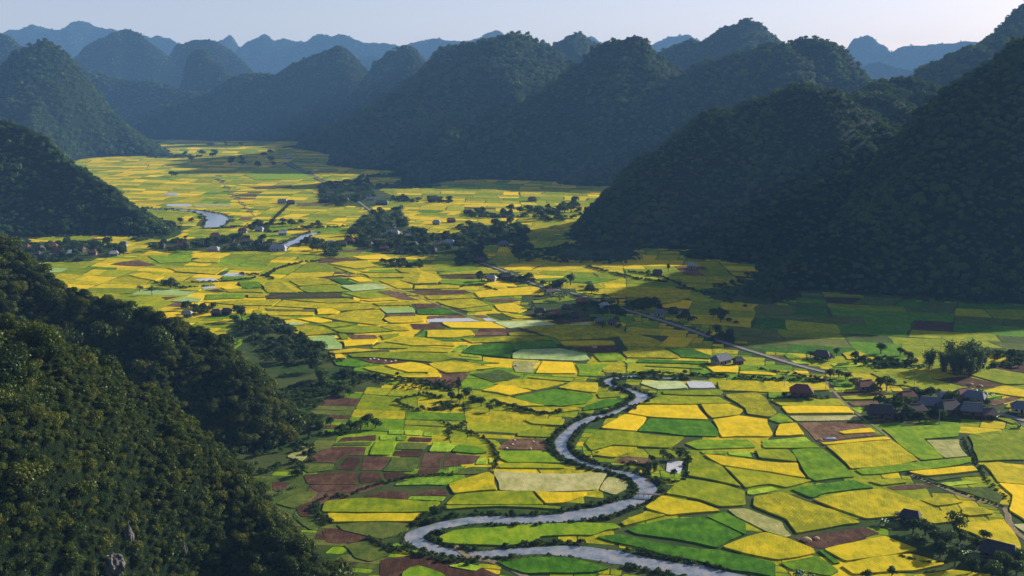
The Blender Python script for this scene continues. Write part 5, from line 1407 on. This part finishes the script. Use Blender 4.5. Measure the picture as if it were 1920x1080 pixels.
for pts, w in (([(640, 700), (700, 708), (740, 712), (800, 718), (850, 735)], 2.0), ([(885, 752), (930, 757), (975, 768), (1010, 776), (1060, 774)], 1.6), ([(1190, 700), (1280, 702), (1345, 706), (1440, 712), (1550, 713)], 1.6),
               ([(745, 752), (765, 745), (800, 740), (830, 748)], 1.4), ([(748, 758), (780, 768), (830, 766), (860, 762)], 1.4), ([(590, 945), (600, 965), (615, 982)], 1.5), ([(610, 935), (640, 932), (652, 935)], 1.4), ([(770, 985), (800, 970), (830, 955)], 1.8),
               ([(840, 825), (845, 805), (865, 800), (870, 790)], 1.0), ([(826, 790), (850, 800), (905, 822), (925, 838)], 0.9), ([(925, 838), (932, 860), (928, 878)], 1.0), ([(660, 925), (720, 905), (770, 895), (850, 890)], 0.9),
               ([(695, 1010), (730, 1030), (760, 1035), (820, 1050), (880, 1060)], 1.3), ([(1700, 888), (1760, 910), (1882, 951)], 0.7), ([(1805, 822), (1826, 860), (1850, 900), (1890, 940)], 0.7), ([(930, 545), (900, 535), (860, 538)], 1.2),
               ([(540, 385), (500, 432), (560, 430), (650, 425)], 1.6), ([(400, 430), (450, 425), (520, 421), (560, 420)], 1.6), ([(500, 520), (520, 505), (570, 492), (600, 490)], 1.6), ([(450, 515), (500, 518), (512, 525)], 1.6), ([(360, 530), (420, 528), (480, 522)], 1.4), ([(290, 530), (340, 540), (400, 536)], 1.4),
               ([(1420, 692), (1500, 705), (1550, 710)], 1.2), ([(1640, 690), (1735, 690)], 1.4), ([(1180, 510), (1240, 520), (1300, 545), (1340, 552)], 1.5), ([(1100, 500), (1180, 520), (1250, 530)], 1.5), ([(1000, 470), (1060, 462), (1090, 468)], 1.6),
               ([(1160, 760), (1185, 762), (1190, 770)], 1.2), ([(1265, 842), (1290, 852), (1286, 880), (1284, 900), (1262, 905), (1230, 902)], 1.1), ([(1170, 868), (1200, 872), (1222, 880)], 1.2), ([(1820, 665), (1920, 662)], 1.8), ([(1860, 690), (1920, 680)], 1.5), ([(1690, 1045), (1740, 1055), (1790, 1050)], 1.0), ([(460, 590), (520, 600), (560, 640)], 1.6), ([(520, 760), (560, 750), (600, 742), (640, 745)], 1.4), ([(560, 830), (600, 815), (650, 815)], 1.3)):
    ln = px_line([(a, b, 1.0) for a, b in pts], 3.0); w *= sf(pts[0][1])
    hedge += [(x, y, r) for x, y, r in along(ln, None, 1.1 * w, 0.55 * w, 1.15 * w, srng, 0.95)]
shrub_mass("hedgerow_scrub", hedge, "dark hedges and scrub between the fields")
foot = []
for h in HILLS.values():
    if h.y0 > 3600: continue
    nfoot = int((h.x1 - h.x0) * (h.y1 - h.y0) / 22 / h.f ** 2)
    P = np.stack([srng.uniform(h.x0, h.x1, nfoot), srng.uniform(h.y0, h.y1, nfoot)], 1)
    z = h.h(P[:, 0], P[:, 1])
    u, v, f = proj(np.stack([P[:, 0], P[:, 1], np.zeros(nfoot)], 1))
    m = (z > -9) & (z < 0.6) & (u > -100) & (u < 2020) & (v < 1150) & (fbm(P[:, 0], P[:, 1], 30, 77, 3) > -0.25)
    P = P[m]
    foot += [(a, b, h.f * srng.uniform(0.8, 2.4)) for a, b in P]
shrub_mass("hill_foot_scrub", foot, "bushes and young trees along the feet of the hills")
print("SCRUB", len(bank), len(hedge), len(foot), "PLACED", len(PLACED))

# ------------------------------------------------------------------ small things
def pole(px, py, label, hgt=7.5, rot=20):
    hgt *= sf(py)
    x, y = gp(px, py)
    o = empty("utility_pole", (x, y, 0), R(rot)); tag(o, label, "utility pole", "concrete poles along the road")
    mesh_obj("shaft", *tube([(0, 0, -.1), (0, 0, hgt * .5), (0, 0, hgt)], [.17, .14, .10], 8), MATS["concrete"], o)
    arm = mesh_obj("crossarm", *box(-.8, .8, -.06, .06, hgt - .7, hgt - .55), MATS["concrete"], o)
    for s in (-.7, 0, .7): mesh_obj("insulator", *tube([(s, 0, hgt - .55), (s, 0, hgt - .35)], [.06, .04], 6), MATS["plaster"], arm)
for a, b, lb in ((1760, 798, "pole in the green field below the right hand village"), (1548, 733, "pole right of the lone red roofed house"), (1713, 733, "pole in the yellow field left of the bamboo"), (1142, 602, "pole in the green field beside the roadside hamlet"),
                 (1034, 566, "pole in the yellow field left of the roadside hamlet"), (1470, 727, "pole left of the lone red roofed house"), (1764, 656, "pole at the foot of the dark slope behind the bamboo")):
    pole(a, b, "grey concrete utility " + lb)

def bridge():
    a, b = np.array(gp(1193, 931)), np.array(gp(1240, 934))
    c, d = (a + b) / 2, b - a
    L, rz = np.hypot(*d), math.atan2(d[1], d[0])
    o = empty("footbridge", (c[0], c[1], 0), rz); tag(o, "small wooden footbridge on posts across the grey river", "bridge")
    for i in range(int(L / 0.5)):
        mesh_obj("plank", *box(-L / 2 + .5 * i, -L / 2 + .5 * i + .44, -.65, .65, 1.5, 1.58), MATS["bridge_wood"], o)
    for s in (-.55, .55):
        mesh_obj("beam", *box(-L / 2, L / 2, s - .08, s + .08, 1.3, 1.49), MATS["bridge_wood"], o)
        for t in np.linspace(-.42, .42, 5):
            mesh_obj("post", *box(t * L - .09, t * L + .09, s - .07 + .01, s + .07 + .01, -.1, 1.29), MATS["bridge_wood"], o)
bridge()

def heap(px, py, r, mat, label, name="straw_heap", group=None, flat=0.55):
    x, y = gp(px, py)
    rng = np.random.default_rng(int(px * 3 + py)); r *= sf(py)
    V, F = [], []
    rings, seg = 4, 9
    for i in range(rings):
        t = i / rings
        for s in range(seg):
            a = 2 * math.pi * s / seg
            q = r * (1 - t * t * .85) * rng.uniform(.85, 1.15)
            V.append((q * math.cos(a), q * math.sin(a), r * flat * t * 1.2 + (0.08 if i else -0.05)))
    V.append((0, 0, r * flat * 1.25))
    for i in range(rings - 1):
        for s in range(seg): F.append((i * seg + s, i * seg + (s + 1) % seg, (i + 1) * seg + (s + 1) % seg, (i + 1) * seg + s))
    F += [((rings - 1) * seg + s, (rings - 1) * seg + (s + 1) % seg, len(V) - 1) for s in range(seg)]
    o = mesh_obj(name, V, F, MATS[mat]); o.location = (x, y, 0.2)
    tag(o, label, "straw heap", group)
heap(1512, 1014, 1.7, "straw", "larger straw heap of the pair on the dark soil at bottom right", group="straw heaps")
heap(1531, 1011, 1.1, "straw", "smaller straw heap of the pair on the dark soil at bottom right", group="straw heaps")
for i, (a, b) in enumerate([(950, 841), (961, 834), (965, 826), (995, 842), (1000, 829)]):
    heap(a, b, 0.55, "pale_straw", f"small pale straw bundle, {ordinal(i, 5)} on the brown field by the river", "straw_bundle", "bundles on the brown field by the river")
for i, (a, b) in enumerate([(694, 674), (701, 673), (709, 675), (722, 677), (733, 679), (741, 677)]):
    heap(a, b, 0.7, "pale_straw", f"small pale straw bundle, {ordinal(i, 6)} on the brown field mid left", "straw_bundle", "bundles on the brown field mid left")
heap(1115, 652, 1.6, "straw", "lone straw heap on the half shaded brown field", group="straw heaps")
heap(968, 687, 1.2, "straw", "dark straw heap at the left edge of the striped stubble field", group="straw heaps")
heap(810, 442, 1.6, "straw", "straw heap among the trees of the middle village", group="straw heaps")
heap(1820, 722, 1.5, "straw", "left straw heap on the ploughed field right of the bamboo", group="straw heaps")
heap(1838, 725, 1.3, "straw", "right straw heap on the ploughed field right of the bamboo", group="straw heaps")
heap(1190, 866, 0.9, "straw", "dark heap on the brown plot beside the square pond", group="straw heaps")
x, y = gp(1556, 824)
V, F = box(-2.6, 2.6, -1.0, 1.0, 0.0, 0.5)
V = [(a + 0.3 * math.sin(3 * b), b, c) for a, b, c in V] + [(-1.4, 0, 1.0), (1.2, .2, .85)]
F = [f for f in F if f != (4, 5, 6, 7)] + [(4, 5, 9, 8), (5, 6, 9), (6, 7, 8, 9), (7, 4, 8)]
o = mesh_obj("tarpaulin", V, F, MATS["tarp"]); o.location = (x, y, 0.2); tag(o, "crumpled grey blue tarpaulin on the brown field", "tarpaulin")
heap(1538, 826, 1.0, "straw", "straw heap beside the grey blue tarpaulin", group="straw heaps")

# limestone showing through the forest of the nearest hillside
def on_hill(px, py, key):
    h = HILLS[key]; d = ray(px, py)
    for t in np.arange(80, 520, 0.5):
        p = np.array((0, 0, CAM_H)) + d * t
        if h.h(p[0:1], p[1:2])[0] > p[2]: return p
    return p
def crag(px, py, rx, rz, label):
    p = on_hill(px, py, "near_left")
    rng = np.random.default_rng(int(px))
    bm = bmesh.new(); bmesh.ops.create_icosphere(bm, subdivisions=4, radius=1.0)
    for v in bm.verts:
        q = np.array(v.co)
        n = fbm(np.array([q[0] * 3 + q[2] * 1.3]), np.array([q[1] * 3 - q[2] * 2.1]), 1.0, int(px), 4)[0]
        n2 = abs(fbm(np.array([q[0] * 7 + 3]), np.array([q[1] * 7 + q[2]]), 1.0, 4, 3)[0])
        v.co = v.co * (1 + 0.42 * n - 0.25 * n2)
        v.co.x *= rx; v.co.y *= rx * 0.8; v.co.z *= rz
    me = bpy.data.meshes.new("limestone_crag"); bm.to_mesh(me); bm.free(); me.materials.append(MATS["limestone"])
    o = bpy.data.objects.new("limestone_crag", me); COL.objects.link(o)
    d = Vector((-p[0], -p[1], CAM_H - p[2])).normalized()
    o.location = Vector(p) + d * rx * 0.45; tag(o, label, "rock", "bare limestone on the nearest hillside")
crag(210, 1060, 3.4, 3.2, "lower grey limestone crag at the bottom edge of the near hillside")
crag(240, 1010, 1.8, 4.2, "tall narrow limestone crag above the lower crag on near hillside")
crag(342, 1030, 1.4, 2.6, "small right hand limestone crag low on the near hillside")
crag(232, 705, 1.5, 2.4, "small pale limestone crag high on the near hillside")

# the peak we look from, and a shrub on it that reaches into the corner of the view
def viewpoint():
    V, F = [], []
    N, Mr = 36, 14
    for i in range(Mr):
        r = 2 + 190 * (i / (Mr - 1)) ** 1.4
        for s in range(N):
            a = 2 * math.pi * s / N
            x, y = r * math.cos(a), r * math.sin(a) - 3
            z = max(-1.5, 157.5 - 1.05 * r * (1 + 0.1 * float(fbm(np.array([x]), np.array([y]), 25, 3, 3)[0])) if i < Mr - 1 else -1.5)
            V.append((x, y, z))
    V.append((0, -3, 158.0))
    for i in range(Mr - 1):
        for s in range(N): F.append((i * N + s, (i + 1) * N + s, (i + 1) * N + (s + 1) % N, i * N + (s + 1) % N))
    F += [(s, (s + 1) % N, len(V) - 1) for s in range(N)]
    tag(mesh_obj("viewpoint_hill", V, F, MATS["forest_floor"], smooth=True), "steep peak below the viewpoint", "hill", kind="structure")
    rng = np.random.default_rng(12)
    for px, py, dist, n, lb in ((30, 1092, 17, 5, "bright leafy shrub top at the bottom left corner"), (125, 1086, 16, 10, "bright leafy shrub top poking up at the bottom edge, lower left")):
        d = ray(px, py); top = np.array((0, 0, CAM_H)) + d * dist
        r = math.hypot(top[0], top[1] + 3); gz = 157.5 - 1.05 * r - 1.0
        o = empty("leafy_shrub", (top[0], top[1], gz)); tag(o, lb, "shrub")
        stems, pts, dr = [], [], []
        for k in range(n):
            a = rng.uniform(0, 6.28); sp = rng.uniform(0.05, 0.75)
            tip = np.array((sp * math.cos(a), sp * math.sin(a), top[2] - gz + rng.uniform(-.35, .22)))
            stems.append(tube([(0, 0, 0), tip * (0.35, 0.35, 0.55), tip], [.05, .03, .008], 5))
            for j in range(16):
                t = rng.uniform(0.82, 1.0); q = tip * (t, t, t) + rng.normal(0, .07, 3)
                pts.append(q); dr.append((0.3, -0.2, 0.9))
        v, f = leaf_cards(np.array(pts), np.array(dr), 0.05, rng, 0.5, 0.7)
        mesh_obj("leaves", v, f, MATS["bamboo_leaves"], o)
        mesh_obj("stems", *join(stems), MATS["bark"], o)
viewpoint()

def build_haze():
    t = NT("haze_air")
    v = t.n("ShaderNodeVolumePrincipled")
    v.inputs["Color"].default_value = (0.27, 0.56, 1.0, 1)
    v.inputs["Density"].default_value = HAZE_DENSITY
    v.inputs["Anisotropy"].default_value = 0.0
    t.l(v.outputs[0], t.out.inputs["Volume"])
    x, y0, y1, z0, z1 = g + 50, -700.0, 10100.0, -5.0, 680.0
    V = [(-x, y0, z0), (x, y0, z0), (x, y1, z0), (-x, y1, z0), (-x, y0, z1), (x, y0, z1), (x, y1, z1), (-x, y1, z1)]
    F = [(0, 3, 2, 1), (4, 5, 6, 7), (0, 1, 5, 4), (1, 2, 6, 5), (2, 3, 7, 6), (3, 0, 4, 7)]
    o = mesh_obj("haze", V, F, t.m)
    tag(o, "pale blue haze filling the whole valley air", "haze", kind="stuff")
HAZE_DENSITY = 0.00007
build_haze()
